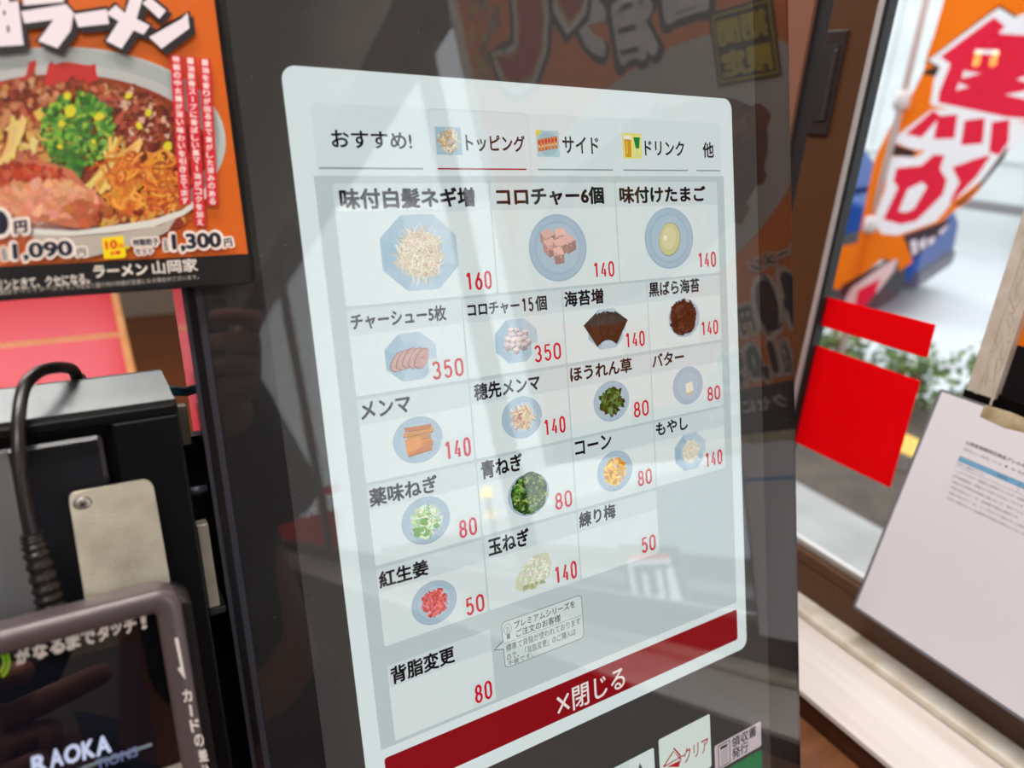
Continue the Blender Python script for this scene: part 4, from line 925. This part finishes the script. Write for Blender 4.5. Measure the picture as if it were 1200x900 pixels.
b = MB(); b.prism([(x * .001, -y * .001) for x, y in rr(-2, -hS - 1.5, 303, 2.5, 3, 5)], .0000, .0002); b.build('clear_film', LAMI, sh)
# red films stuck on the glass
GL = Plane((.6118, .45, H), (0, -1, 0), (0, 0, 1))
def film(px, label, mir=False, g=None):
    P_ = [(GL.hit if mir else GL.px)(*p) for p in px]; cu, cv = sum(p[0] for p in P_) / 4, sum(p[1] for p in P_) / 4
    b = MB(); b.prism([((p[0] - cu) * .001, -(p[1] - cv) * .001) for p in P_], -.0003, .0003)
    o = b.build('red_window_film', REDF); M = GL.matrix(); M.translation = Vector(GL.o) + GL.x * cu * .001 - GL.y * cv * .001; o.matrix_world = M
    tag(o, label, 'window sticker', g); return o
film([(951, 343), (1096.5, 380.5), (1086.5, 419.5), (944, 376)], 'narrow red film strip across the window glass, above the larger red panel')
film([(941, 399), (1078.5, 446.5), (1043, 571.5), (930, 517)], 'large red film panel on the window glass, under the narrow red strip')
film([(300, 589), (398, 566), (398, 576), (300, 601)], 'narrow red film strip on the second window pane behind the photographer', True)
film([(300, 618), (398, 596), (398, 662), (300, 676)], 'large red film panel on the second window pane behind the photographer', True)

# ================================================================== the street outside
struct(MB().box((.75, -9, -.3), (2.22, 16, 0)).build('pavement', CONC))
struct(MB().box((2.22, -9, -.3), (2.78, 16, -.03)).build('gutter_soil', SOIL))
struct(MB().box((2.78, -9, -.3), (2.98, 16, .04), .01).build('kerb', CURB))
struct(MB().box((2.98, -9, -.3), (3.56, 16, .01)).build('planting_bed', SOIL))
struct(MB().box((3.56, -9, -.3), (12, 16, 0)).build('road', ROAD))
q0, q1 = onZ(1079, 512, .045), onZ(1088, 482, .045)
struct(MB().box((2.782, q1.y - .55, .038), (2.978, q1.y + .02, .0425)).build('kerb_marking', YELLOW))
bw = MB(); bw.box((9.0, -9, -.2), (9.5, 16, 9)); bw.box((8.96, -9, 1.0), (9.0, 16, 1.06)); bw.box((8.96, -9, 3.0), (9.0, 16, 3.06))
for y in range(-8, 16, 2): bw.box((8.97, y, 0), (9.0, y + .03, 6))
bld = bw.build('office_building', BLDG); tag(bld, 'pale grey block wall of the building across the street', 'building')
# distant kerb and guard bar on the far side of the road
gb = MB(); gb.box((8.2, -6, .52), (8.28, 5.2, .62), .01)
for y in (-5.5, -3, -.5, 2, 4.6): gb.box((8.2, y, 0), (8.28, y + .08, .55))
tag(gb.build('guard_rail', mat('dark_grey_rail', (120, 118, 118), .5)), 'low dark grey guard rail on the far side of the road', 'guard rail')

# hedge between kerb and road: each clump its own shrub
def shrub(x, y, w, h, lab, seed):
    rg = random.Random(seed); e = empty('roadside_shrub', (x, y, 0.01)); tag(e, lab, 'shrub', 'roadside shrubs')
    b = MB()
    for k in range(7): b.tube([(rg.uniform(-.04, .04), rg.uniform(-.08, .08), 0), (rg.uniform(-.1, .1), rg.uniform(-w, w) * .4, h * .5), (rg.uniform(-.14, .14), rg.uniform(-w, w) * .5, h * .85)], [.008, .006, .003], 6)
    b.build('stem', WOODB, e)
    V, F, MI = [], [], []
    for k in range(620):
        t_ = Vector((max(-.15, min(.15, rg.gauss(0, .085))), max(-.16, min(.16, rg.gauss(0, w * .26))), h * rg.uniform(.12, 1.0) * (1 - .3 * rg.random() ** 3)))
        d = Vector((rg.uniform(-1, 1), rg.uniform(-1, 1), rg.uniform(-.3, 1))).normalized(); sd = d.orthogonal().normalized(); L = rg.uniform(.02, .045); wd_ = L * .42
        i = len(V); V += [t_, t_ + d * L * .5 + sd * wd_, t_ + d * L, t_ + d * L * .5 - sd * wd_]; F.append((i, i + 1, i + 2, i + 3)); MI.append(0 if rg.random() < .68 else 1)
    me = bpy.data.meshes.new('leaves'); me.from_pydata([tuple(v) for v in V], [], F); o = link('leaves', me, [LEAF, LEAF2], e)
    me.polygons.foreach_set('material_index', MI); return e
sy = onZ(1110, 455, .1).y * 3.15 / onZ(1110, 455, .1).x
for i, (y, h, lab) in enumerate([(sy - .12, .40, 'green roadside shrub right of the red film panel, by the kerb'), (sy + .28, .32, 'small roadside shrub seen just above the right end of the red film panel'), (sy + .66, .32, 'roadside shrub seen in the gap between the two red films'), (sy + 1.04, .34, 'green roadside shrub nearest the window stile, seen between the red films')]):
    shrub(3.31, y, .36, h, lab, 11 + i)

# blue car passing behind the flag
CX0, CY0 = 5.0, 2.72
car = empty('car', (CX0 + .74, CY0 + 1.7, 0)); tag(car, 'small blue car on the street, half hidden behind the orange flag', 'car')
coff2 = -Vector(car.location)
car.rotation_euler = (0, 0, math.radians(20)); car.location = (CX0 + .74 - .64, CY0 + 1.7 + .18, 0)
def cx(profile, x0, x1, bev, name, m, par=car, taper=0):
    t = bmesh.new(); A_ = [t.verts.new((x0 + (taper if z > 1.0 else 0), CY0 + y, z)) for y, z in profile]; B_ = [t.verts.new((x1 - (taper if z > 1.0 else 0), CY0 + y, z)) for y, z in profile]
    n = len(profile); t.faces.new(A_[::-1]); t.faces.new(B_)
    for i in range(n): t.faces.new((A_[i], A_[(i + 1) % n], B_[(i + 1) % n], B_[i]))
    bmesh.ops.recalc_face_normals(t, faces=t.faces[:])
    if bev: bmesh.ops.bevel(t, geom=t.edges[:], offset=bev, segments=3, affect='EDGES', profile=.6)
    b = MB(); b.add(t); o = b.build(name, m, par)
    if par is car: o.location = coff2
    return o
cx([(.04, .26), (0, .36), (.02, .58), (.10, .70), (.62, .80), (.95, .84), (3.3, .84), (3.4, .7), (3.4, .3), (3.3, .24)], CX0, CX0 + 1.48, .05, 'body', BLUE)
cx([(.62, .83), (1.05, 1.32), (1.3, 1.40), (2.8, 1.42), (3.2, 1.3), (3.34, .83)], CX0 + .05, CX0 + 1.43, .05, 'cabin', BLUE, taper=.10)
for nm, P_ in (('side_window', [(.86, .87), (1.17, 1.26), (1.9, 1.32), (1.9, .87)]), ('side_window', [(1.97, .87), (1.97, 1.32), (2.75, 1.32), (3.05, 1.2), (3.15, .87)])):
    t = bmesh.new(); sl = .10 / .42
    v_ = [t.verts.new((CX0 + .042 + (.0 if z < 1 else .095), CY0 + y, z)) for y, z in P_]; w__ = [t.verts.new((CX0 + .06 + (.0 if z < 1 else .095), CY0 + y, z)) for y, z in P_]
    t.faces.new(v_); t.faces.new(w__[::-1])
    for i in range(4): t.faces.new((v_[i], v_[(i + 1) % 4], w__[(i + 1) % 4], w__[i]))
    b = MB(); b.add(t); put(b.build(nm, CARGLASS, car), coff2)
b = MB(); b.box((CX0 + .10, CY0 - .015, .56), (CX0 + .40, CY0 + .10, .70), .03); put(b.build('head_lamp', mat('lamp_lens', (150, 200, 228), .15), car), coff2)
b = MB(); b.box((CX0 + .02, CY0 - .02, .22), (CX0 + 1.46, CY0 + .1, .36), .03); put(b.build('bumper', mat('dark_bumper', (60, 50, 74), .4), car), coff2)
for y in (.36, 2.76):
    for x in (CX0 - .02, CX0 + 1.3):
        b = MB(); b.lathe([(.17, 0), (.29, .01), (.30, .05), (.30, .15), (.29, .19), (.17, .20)], 32, 'X', (x, CY0 + y, .30)); w_ = put(b.build('wheel', TYRE, car), coff2)
        b = MB(); b.lathe([(.02, -.012), (.165, -.006), (.17, .03)], 24, 'X', (x, CY0 + y, .30)); b.build('hub_cap', mat('hub_grey', (150, 152, 156), .35, metal=.6), w_)

# advertising flag on its pole
XF = 2.88
pole_y = onX(1057, 118, XF).y
fl = empty('flag_banner', (XF, pole_y, 0)); tag(fl, 'orange advertising flag with big red and white lettering, outside the window', 'flag')
foff = -Vector(fl.location)
b = MB(); b.tube([(XF, pole_y, .1), (XF, pole_y, 3.4)], .014, 14); put(b.build('pole', POLEM, fl), foff)
b = MB(); b.lathe([(.085, .04), (.085, .075), (.06, .10), (.03, .11), (.025, .2)], 28, at=(XF, pole_y, 0)); put(b.build('base', mat('grey_base', (150, 150, 152), .6), fl), foff)
for yy in (118, 263):
    p = onX(1057 if yy == 118 else 1022, yy, XF); b = MB(); b.lathe([(.018, -.036), (.032, -.026), (.032, .026), (.018, .036)], 16, at=(XF, pole_y, p.z)); put(b.build('clip', mat('white_clip', (228, 222, 220), .5), fl), foff)
FLP = Plane((XF, pole_y, 0), (0, -1, 0), (0, 0, 1))
def wave(a_, z_):                           # ripples of the cloth, in metres towards the window
    return -.020 * math.sin(a_ * 6.2 + z_ * 3.1) - .010 * math.sin(a_ * 13 - z_ * 5)
def cloth(px, col, z, art, name=None):
    P_ = [FLP.px(*p) for p in px]
    xs = [p[0] for p in P_]; ys = [p[1] for p in P_]; pts = [Vector((p[0], p[1])) for p in P_]; n = len(pts)
    for i in range(n):                      # points along the edges so they follow the ripples
        pass
    ed = []; vs_ = []
    for i in range(n):
        a_, b_ = pts[i], pts[(i + 1) % n]; m_ = max(1, int((b_ - a_).length / 36))
        for k in range(m_): vs_.append(a_.lerp(b_, k / m_))
    m_ = len(vs_); face = list(range(m_))
    art.lay.append((z, [(p.x, p.y) for p in pts], [(p.x, p.y) for p in vs_[:m_]], col))
def inside(x, y, P_):
    c = False; k_ = len(P_) - 1
    for i_ in range(len(P_)):
        (x1_, y1_), (x2_, y2_) = P_[i_], P_[k_]
        if (y1_ > y) != (y2_ > y) and x < (x2_ - x1_) * (y - y1_) / (y2_ - y1_) + x1_: c = not c
        k_ = i_
    return c
def sheet(art):                             # weave all printed shapes into one sheet
    vs_, es_ = [], []
    for z, P_, Q_, col in art.lay:
        b0 = len(vs_); vs_ += [Vector(q) for q in Q_]; n = len(Q_); es_ += [(b0 + i_, b0 + (i_ + 1) % n) for i_ in range(n)]
    xs = [v.x for v in vs_]; ys = [v.y for v in vs_]
    vs_ += [Vector((x + .37, y + .61)) for x in np.arange(min(xs), max(xs), 28) for y in np.arange(min(ys), max(ys), 28)]
    r = delaunay_2d_cdt(vs_, es_, [], 0, 1e-4); V_ = r[0]; lay = sorted(art.lay, key=lambda q: q[0])
    groups = {}
    for f_ in r[2]:
        x = sum(V_[i_].x for i_ in f_) / len(f_); y = sum(V_[i_].y for i_ in f_) / len(f_); col = None
        for z, P_, Q_, c_ in lay:
            if inside(x, y, P_): col = c_
        if col: groups.setdefault(col, []).append(tuple(f_))
    b0 = 0; art.V = [(v.x, v.y, 0) for v in V_]
    for col, fs in groups.items():
        for f_ in fs: art.F.append(f_); art.C.append(lin(col))
def cfn(u, v, z): return (-wave(u * .001, -v * .001) * -1 - z * .001, -u * .001, -v * .001)
OR, RDF, WHF, BKF = (246, 120, 20), (232, 36, 66), (246, 240, 242), (62, 44, 44)
a = Art()
cloth([(1112, -30), (1090, 40), (1082, 62), (1078, 82), (1066, 107), (1054, 128), (1042, 145), (1030, 171), (1024, 186), (1019, 220), (1013, 262), (1009, 284), (970, 293), (962, 322), (966, 332), (986, 339), (1000, 330), (1020, 316), (1036, 302), (1040, 306), (1050, 304), (1051, 318), (1066, 308), (1063, 292), (1090, 268), (1114, 247), (1128, 238), (1142, 226), (1160, 204), (1178, 180), (1200, 160), (1260, 110), (1270, -40)], OR, 0, a)
L1 = 1.0
cloth([(1080, 71), (1176, 7), (1206, 26), (1206, 140), (1160, 141), (1100, 122), (1088, 117), (1097, 80)], BKF, L1, a)
cloth([(1076, 84), (1090, 78), (1098, 80), (1096, 90), (1080, 87)], BKF, L1, a)
cloth([(1083, 70), (1175, 10), (1206, 29), (1206, 142), (1180, 143), (1110, 128), (1088, 122), (1092, 92), (1099, 78)], WHF, L1 + .5, a)
cloth([(1099, 66), (1169, 21), (1182, 32), (1175, 38), (1206, 40), (1206, 139), (1179, 137), (1098, 120), (1099, 108), (1113, 75)], RDF, L1 + 1, a)
for P_ in ([(1145, 58), (1173, 59), (1172, 65), (1144, 63)], [(1130, 83), (1151, 86), (1128, 92)], [(1124, 97), (1136, 102), (1120, 106)], [(1178, 111), (1206, 106), (1206, 117)], [(1192, 93), (1206, 89), (1206, 97)], [(1174, 40), (1182, 32), (1196, 20), (1206, 16), (1206, 42)]): cloth(P_, WHF, L1 + 1.5, a)
cloth([(1040, 165), (1090, 128), (1110, 128), (1206, 145), (1206, 160), (1180, 176), (1160, 182), (1120, 176), (1072, 176)], WHF, L1, a)
cloth([(1042, 168), (1072, 177), (1068, 184), (1044, 182)], BKF, L1, a)
for P_ in ([(1059, 157), (1092, 129), (1101, 136), (1078, 161)], [(1092, 163), (1098, 136), (1121, 134), (1116, 162)], [(1123, 170), (1129, 141), (1153, 138), (1149, 168)], [(1157, 178), (1161, 143), (1183, 140), (1182, 166), (1170, 182)]): cloth(P_, RDF, L1 + 1, a)
cloth([(1042, 183), (1072, 184), (1088, 172), (1110, 170), (1160, 178), (1178, 168), (1184, 172), (1150, 210), (1112, 236), (1092, 260), (1066, 270), (1050, 276), (1034, 274), (1025, 259), (1038, 222)], WHF, L1 + .3, a)
cloth([(1112, 242), (1140, 222), (1182, 170), (1178, 184), (1150, 216), (1122, 240)], BKF, L1 + .6, a)
cloth([(1050, 197), (1078, 194), (1092, 181), (1104, 182), (1098, 198), (1105, 211), (1100, 228), (1070, 259), (1054, 263), (1036, 257), (1052, 220), (1047, 212)], RDF, L1 + 1, a)
cloth([(1052, 248), (1062, 222), (1078, 213), (1083, 219), (1068, 245), (1060, 249)], WHF, L1 + 1.5, a)
cloth([(1112, 196), (1140, 186), (1160, 181), (1142, 206), (1108, 240), (1110, 232), (1120, 214)], RDF, L1 + 1, a)
cloth([(988, 344), (991, 334), (1040, 305), (1042, 312), (1012, 336), (1000, 352)], BKF, 10, a)
cloth([(994, 350), (1002, 336), (1038, 309), (1050, 303), (1046, 318), (1030, 340), (1008, 362), (996, 360)], (236, 196, 196), 10.6, a)
cloth([(1004, 358), (1008, 340), (1032, 326), (1026, 344), (1014, 360)], RDF, 11.2, a)
cloth([(1056, 276), (1110, 256), (1104, 268), (1068, 304), (1062, 296)], (70, 56, 66), 10, a)
for P_ in ([(1063, 283), (1070, 280), (1072, 296), (1066, 300)], [(1072, 285), (1080, 277), (1081, 290), (1075, 294)], [(1082, 281), (1092, 276), (1090, 284), (1084, 289)], [(1095, 272), (1107, 262), (1104, 270), (1097, 276)]): cloth(P_, (232, 214, 224), 10.6, a)
sheet(a); clo = a.build('cloth', CLOTHPRINT, fl, fn=cfn)

# white-lettered board outside, seen mirrored in the kiosk screen
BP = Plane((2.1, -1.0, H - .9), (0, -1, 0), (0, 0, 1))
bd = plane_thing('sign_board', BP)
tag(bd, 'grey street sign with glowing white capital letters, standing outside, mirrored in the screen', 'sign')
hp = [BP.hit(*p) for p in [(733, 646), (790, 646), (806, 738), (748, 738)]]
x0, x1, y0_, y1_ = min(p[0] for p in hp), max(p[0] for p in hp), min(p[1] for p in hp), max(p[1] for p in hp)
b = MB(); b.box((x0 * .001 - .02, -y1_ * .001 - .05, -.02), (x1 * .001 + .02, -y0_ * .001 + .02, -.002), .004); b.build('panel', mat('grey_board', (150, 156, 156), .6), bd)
for x_ in (x0 + 20, x1 - 60):
    b = MB(); b.box((x_ * .001, -(H - .9), -.04), (x_ * .001 + .04, -y1_ * .001 - .03, -.022), .003); b.build('leg', ALU, bd)
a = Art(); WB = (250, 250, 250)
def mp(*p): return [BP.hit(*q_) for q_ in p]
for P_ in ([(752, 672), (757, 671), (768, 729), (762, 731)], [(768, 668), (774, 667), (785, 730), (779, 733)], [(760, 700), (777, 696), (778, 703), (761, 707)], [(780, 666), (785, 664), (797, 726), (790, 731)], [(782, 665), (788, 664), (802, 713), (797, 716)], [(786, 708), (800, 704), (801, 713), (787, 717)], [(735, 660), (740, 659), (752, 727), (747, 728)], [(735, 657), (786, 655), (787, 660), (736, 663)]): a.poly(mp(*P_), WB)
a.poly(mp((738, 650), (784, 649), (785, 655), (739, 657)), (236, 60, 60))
a.build('lettering', attr_mat('emissive_sign_face', 'screen', strength=2.6), bd, z0=-1.9)  # emission added so the letters show bright in the screen

# two amber lamps on a street barrier, also mirrored in the screen
LP = Plane((3.4, -3, H), (0, -1, 0), (0, 0, 1))
for i, p in enumerate([(570, 577), (575, 603)]):
    LP = Plane((3.4 + i * .6, -3, H), (0, -1, 0), (0, 0, 1))
    q_ = LP.hit(*p); w = Vector(LP.o) + LP.x * q_[0] * .001 - LP.y * q_[1] * .001
    e = empty('amber_lamp', (w.x, w.y, 0)); tag(e, ['amber road lamp on a tall post outside, higher of the two', 'amber road lamp on a short post outside, lower of the two'][i], 'lamp', None)
    b = MB(); b.tube([(0, 0, 0), (0, 0, w.z - .05)], .025, 12); b.build('post', TYRE, e)
    b = MB(); b.lathe([(.01, -.06), (.055, -.045), (.068, 0), (.055, .045), (.01, .06)], 20, at=(0, 0, w.z)); b.build('lens', emis('amber_light', (255, 196, 30), 9), e)

# twin-bulb pendant over the tables, mirrored in the window pane
def bulb_at(p): r = ray(*p); P_ = r * (.6125 / r[0]); d = r * np.array([-1, 1, 1]); w = P_ + d * ((-1.05 - P_[0]) / d[0]); return Vector((w[0], w[1], w[2] + H))
w1, w2 = bulb_at((1143, 73)), bulb_at((1163, 73)); wc = (w1 + w2) / 2
e = empty('pendant_lamp', (wc.x, wc.y, 2.6)); tag(e, 'black pendant lamp with two small warm bulbs hanging over the red tables', 'pendant lamp')
b = MB(); b.tube([(0, 0, 0), (0, 0, wc.z - 2.6 + .07)], .003, 8); b.tube([tuple(w1 - wc + Vector((0, 0, wc.z - 2.6 + .07))), tuple(w2 - wc + Vector((0, 0, wc.z - 2.6 + .07)))], .007, 10); b.build('rod', BLACKM, e)
for w in (w1, w2):
    c_ = w - Vector((wc.x, wc.y, 2.6))
    b = MB(); b.lathe([(.009, .03), (.012, .035), (.012, .07), (.006, .075)], 16, at=c_); b.build('socket', BLACKM, e)
    b = MB(); b.lathe([(.003, -.012), (.008, -.008), (.0095, .002), (.008, .014), (.007, .032)], 18, at=c_); b.build('bulb', emis('warm_bulb', (255, 206, 90), 14), e)
#@@PERSON
# ================================================================== the photographer, mirrored in the glass
def skin_body(name, V, E, rad, m, parent=None, root=0, lv=2):
    me = bpy.data.meshes.new(name); me.from_pydata([tuple(v) for v in V], E, []); o = link(name, me, m, parent)
    sk = o.modifiers.new('skin', 'SKIN'); sk.use_smooth_shade = True
    sv = me.skin_vertices[0].data if me.skin_vertices else None
    if sv is None:
        bm = bmesh.new(); bm.from_mesh(me); bm.verts.layers.skin.verify(); bm.to_mesh(me); bm.free(); sv = me.skin_vertices[0].data
    for i, r_ in enumerate(rad): sv[i].radius = (r_, r_) if not isinstance(r_, tuple) else r_; sv[i].use_root = (i == root)
    sb = o.modifiers.new('smooth', 'SUBSURF'); sb.levels = lv; sb.render_levels = lv
    return o
class Sk:
    def __init__(s): s.V, s.E, s.r = [], [], []
    def p(s, v, r, prev=None):
        s.V.append(Vector(v)); s.r.append(r); i = len(s.V) - 1
        if prev is not None: s.E.append((prev, i))
        return i
    def chain(s, pts, prev):
        for v, r in pts: prev = s.p(v, r, prev)
        return prev
C0 = Vector((0, 0, H))
def cf(r_, d_, f_): return C0 + rx * r_ + dn * d_ + fw * f_
PX, PY = .07, -.60
man = empty('person', (PX, PY, 0)); tag(man, 'person in a dark jacket holding up a phone, mirrored in the dark glass', 'person')
mo = -Vector(man.location)
k = Sk()
pel = k.p((PX, PY - .01, .93), .11); sp1 = k.p((PX, PY, 1.13), .10, pel); ch = k.p((PX, PY + .01, 1.33), .11, sp1); nb = k.p((PX, PY + .01, 1.44), .07, ch)
nk = k.chain([((PX, PY + .02, 1.49), .055), ((PX, PY + .05, 1.545), .06), ((PX, PY + .065, 1.60), .085), ((PX, PY + .06, 1.665), .088), ((PX, PY + .05, 1.72), .06)], nb)
RSH, RE, RW, RP = (PX + .07, PY - .12, 1.38), (PX + .11, PY + .14, 1.13), tuple(cf(.155, .10, -.075)), tuple(cf(.128, .055, -.022))
LSH, LE, LW, LP_ = (PX - .07, PY + .12, 1.37), (PX - .20, PY + .26, 1.05), (-.165, -.165, 1.005), (-.118, -.115, 1.03)
a1 = k.chain([(RSH, .062), (RE, .042), (RW, .026), (RP, .024)], ch)
for i, (dd, L) in enumerate(((.008, 1.0), (.028, 1.08), (.048, 1.0), (.066, .85))):
    k.chain([(cf(.133, dd + .006, -.004), .0088), (cf(.122, dd, .012), .0082), (cf(.122 - .03 * L, dd - .002, .013), .0076), (cf(.122 - .044 * L, dd, .010), .0066)], a1)
k.chain([(cf(.135, .085, -.03), .010), (cf(.112, .082, -.034), .009), (cf(.088, .070, -.030), .0078)], a1)
a2 = k.chain([(LSH, .062), (LE, .042), (LW, .026), (LP_, .026)], ch)
for i, (dx, dz, L) in enumerate(((0, .016, 1.0), (.002, -.002, .62), (-.002, -.018, .55), (-.008, -.032, .48))):
    p0_ = Vector(LP_) + Vector((.018 + dx, .012, dz)); d_ = Vector((.82, .45, .22)).normalized()
    if i == 0: k.chain([(p0_, .010), (p0_ + d_ * .034, .0095), (p0_ + d_ * .058, .0088), (p0_ + d_ * .078, .0075)], a2)
    else: k.chain([(p0_, .010), (p0_ + d_ * .030, .0095), (p0_ + d_ * .030 + Vector((-.006, -.004, -.022)), .0085), (p0_ + d_ * .012 + Vector((-.012, -.006, -.026)), .0075)], a2)
k.chain([(Vector(LP_) + Vector((.002, .006, .032)), .011), (Vector(LP_) + Vector((.022, .022, .046)), .0095), (Vector(LP_) + Vector((.040, .034, .046)), .008)], a2)
for sx in (-1, 1):
    k.chain([((PX + sx * .075, PY, .86), .08), ((PX + sx * .11, PY + .015, .50), .058), ((PX + sx * .115, PY - .01, .11), .038), ((PX + sx * .12, PY + .04, .045), .036), ((PX + sx * .13, PY + .14, .035), .03)], pel)
body = skin_body('body', k.V, k.E, k.r, SKIN, man); body.location = mo
j = Sk(); j0 = j.p((PX, PY - .01, .86), .13); j1 = j.p((PX, PY, 1.13), .125, j0); j2 = j.p((PX, PY + .01, 1.32), .135, j1); j3 = j.p((PX, PY + .01, 1.45), .085, j2); j.p((PX, PY + .01, 1.49), .075, j3)
def mixp(a_, b_, t_): return Vector(a_).lerp(Vector(b_), t_)
for S_, E_, W2 in ((RSH, RE, RW), (LSH, LE, LW)): j.chain([(S_, .078), (mixp(S_, E_, .5), .062), (E_, .054), (mixp(E_, W2, .5), .050), (mixp(E_, W2, .93), .041)], j2)
jk = skin_body('jacket', j.V, j.E, j.r, DARKCLOTH, man); jk.location = mo
j = Sk(); j0 = j.p((PX, PY - .01, .93), .125)
for sx in (-1, 1): j.chain([((PX + sx * .075, PY, .84), .095), ((PX + sx * .11, PY + .012, .50), .075), ((PX + sx * .115, PY - .01, .13), .06), ((PX + sx * .115, PY - .01, .07), .06)], j0)
tr = skin_body('trousers', j.V, j.E, j.r, mat('dark_trousers', (30, 32, 42), .85), man); tr.location = mo
for sx in (-1, 1):
    j = Sk(); q_ = j.p((PX + sx * .118, PY - .03, .045), .044); j.chain([((PX + sx * .122, PY + .06, .045), .046), ((PX + sx * .13, PY + .17, .036), .036)], q_)
    sh_ = skin_body('shoe', j.V, j.E, j.r, BLACKP, man); sh_.location = mo
j = Sk(); q_ = j.p((PX, PY + .0, 1.60), .075); j.chain([((PX, PY + .01, 1.66), .095), ((PX, PY + .04, 1.715), .085), ((PX, PY + .11, 1.715), .045)], q_)
hr = skin_body('hair', j.V, j.E, j.r, HAIR, man); hr.location = mo
b = MB()
for sx in (-1, 1):
    b = MB(); b.lathe([(.001, .012), (.010, .008), (.012, 0), (.010, -.008), (.001, -.012)], 14, at=(PX + sx * .032, PY + .138, 1.612)); put(b.build('eye', mat('eye_dark', (30, 24, 22), .2), man), mo)
b = MB(); b.hexa([(PX - .012, PY + .142, 1.615), (PX + .012, PY + .142, 1.615), (PX + .016, PY + .140, 1.57), (PX - .016, PY + .140, 1.57)], [(PX - .004, PY + .152, 1.612), (PX + .004, PY + .152, 1.612), (PX + .008, PY + .170, 1.575), (PX - .008, PY + .170, 1.575)]); put(b.build('nose', SKIN, man), mo)
b = MB(); b.box((PX - .024, PY + .132, 1.538), (PX + .024, PY + .146, 1.546), .003); put(b.build('mouth', mat('lip', (120, 60, 54), .5), man), mo)
for sx in (-1, 1):
    b = MB(); b.lathe([(.002, -.008), (.022, -.006), (.028, 0), (.020, .006), (.004, .004)], 16, 'X', at=(PX + sx * .088, PY + .055, 1.60)); put(b.build('ear', SKIN, man), mo)
# phone held level, its lens where the picture is taken from
ph = empty('phone', cf(.03, .03, -.012)); Mx = Matrix(((rx.x, -dn.x, -fw.x, 0), (rx.y, -dn.y, -fw.y, 0), (rx.z, -dn.z, -fw.z, 0), (0, 0, 0, 1))); Mx.translation = cf(.03, .03, -.012); ph.matrix_world = Mx
tag(ph, 'dark phone held level in the raised hand of the photographer', 'phone')
b = MB(); b.prism(rr(-.080, -.038, .080, .038, .010, 6), -.004, .004, .001); b.build('case', mat('phone_case', (24, 24, 28), .35), ph)
b = MB(); b.prism(rr(-.077, -.035, .077, .035, .008, 6), .004, .0043); b.build('screen', mat('phone_screen', (12, 12, 14), .05), ph)
b = MB(); b.prism(rr(-.060, -.034, -.036, .0, .006, 6), -.0062, -.004); b.build('camera_bump', BLACKP, ph)
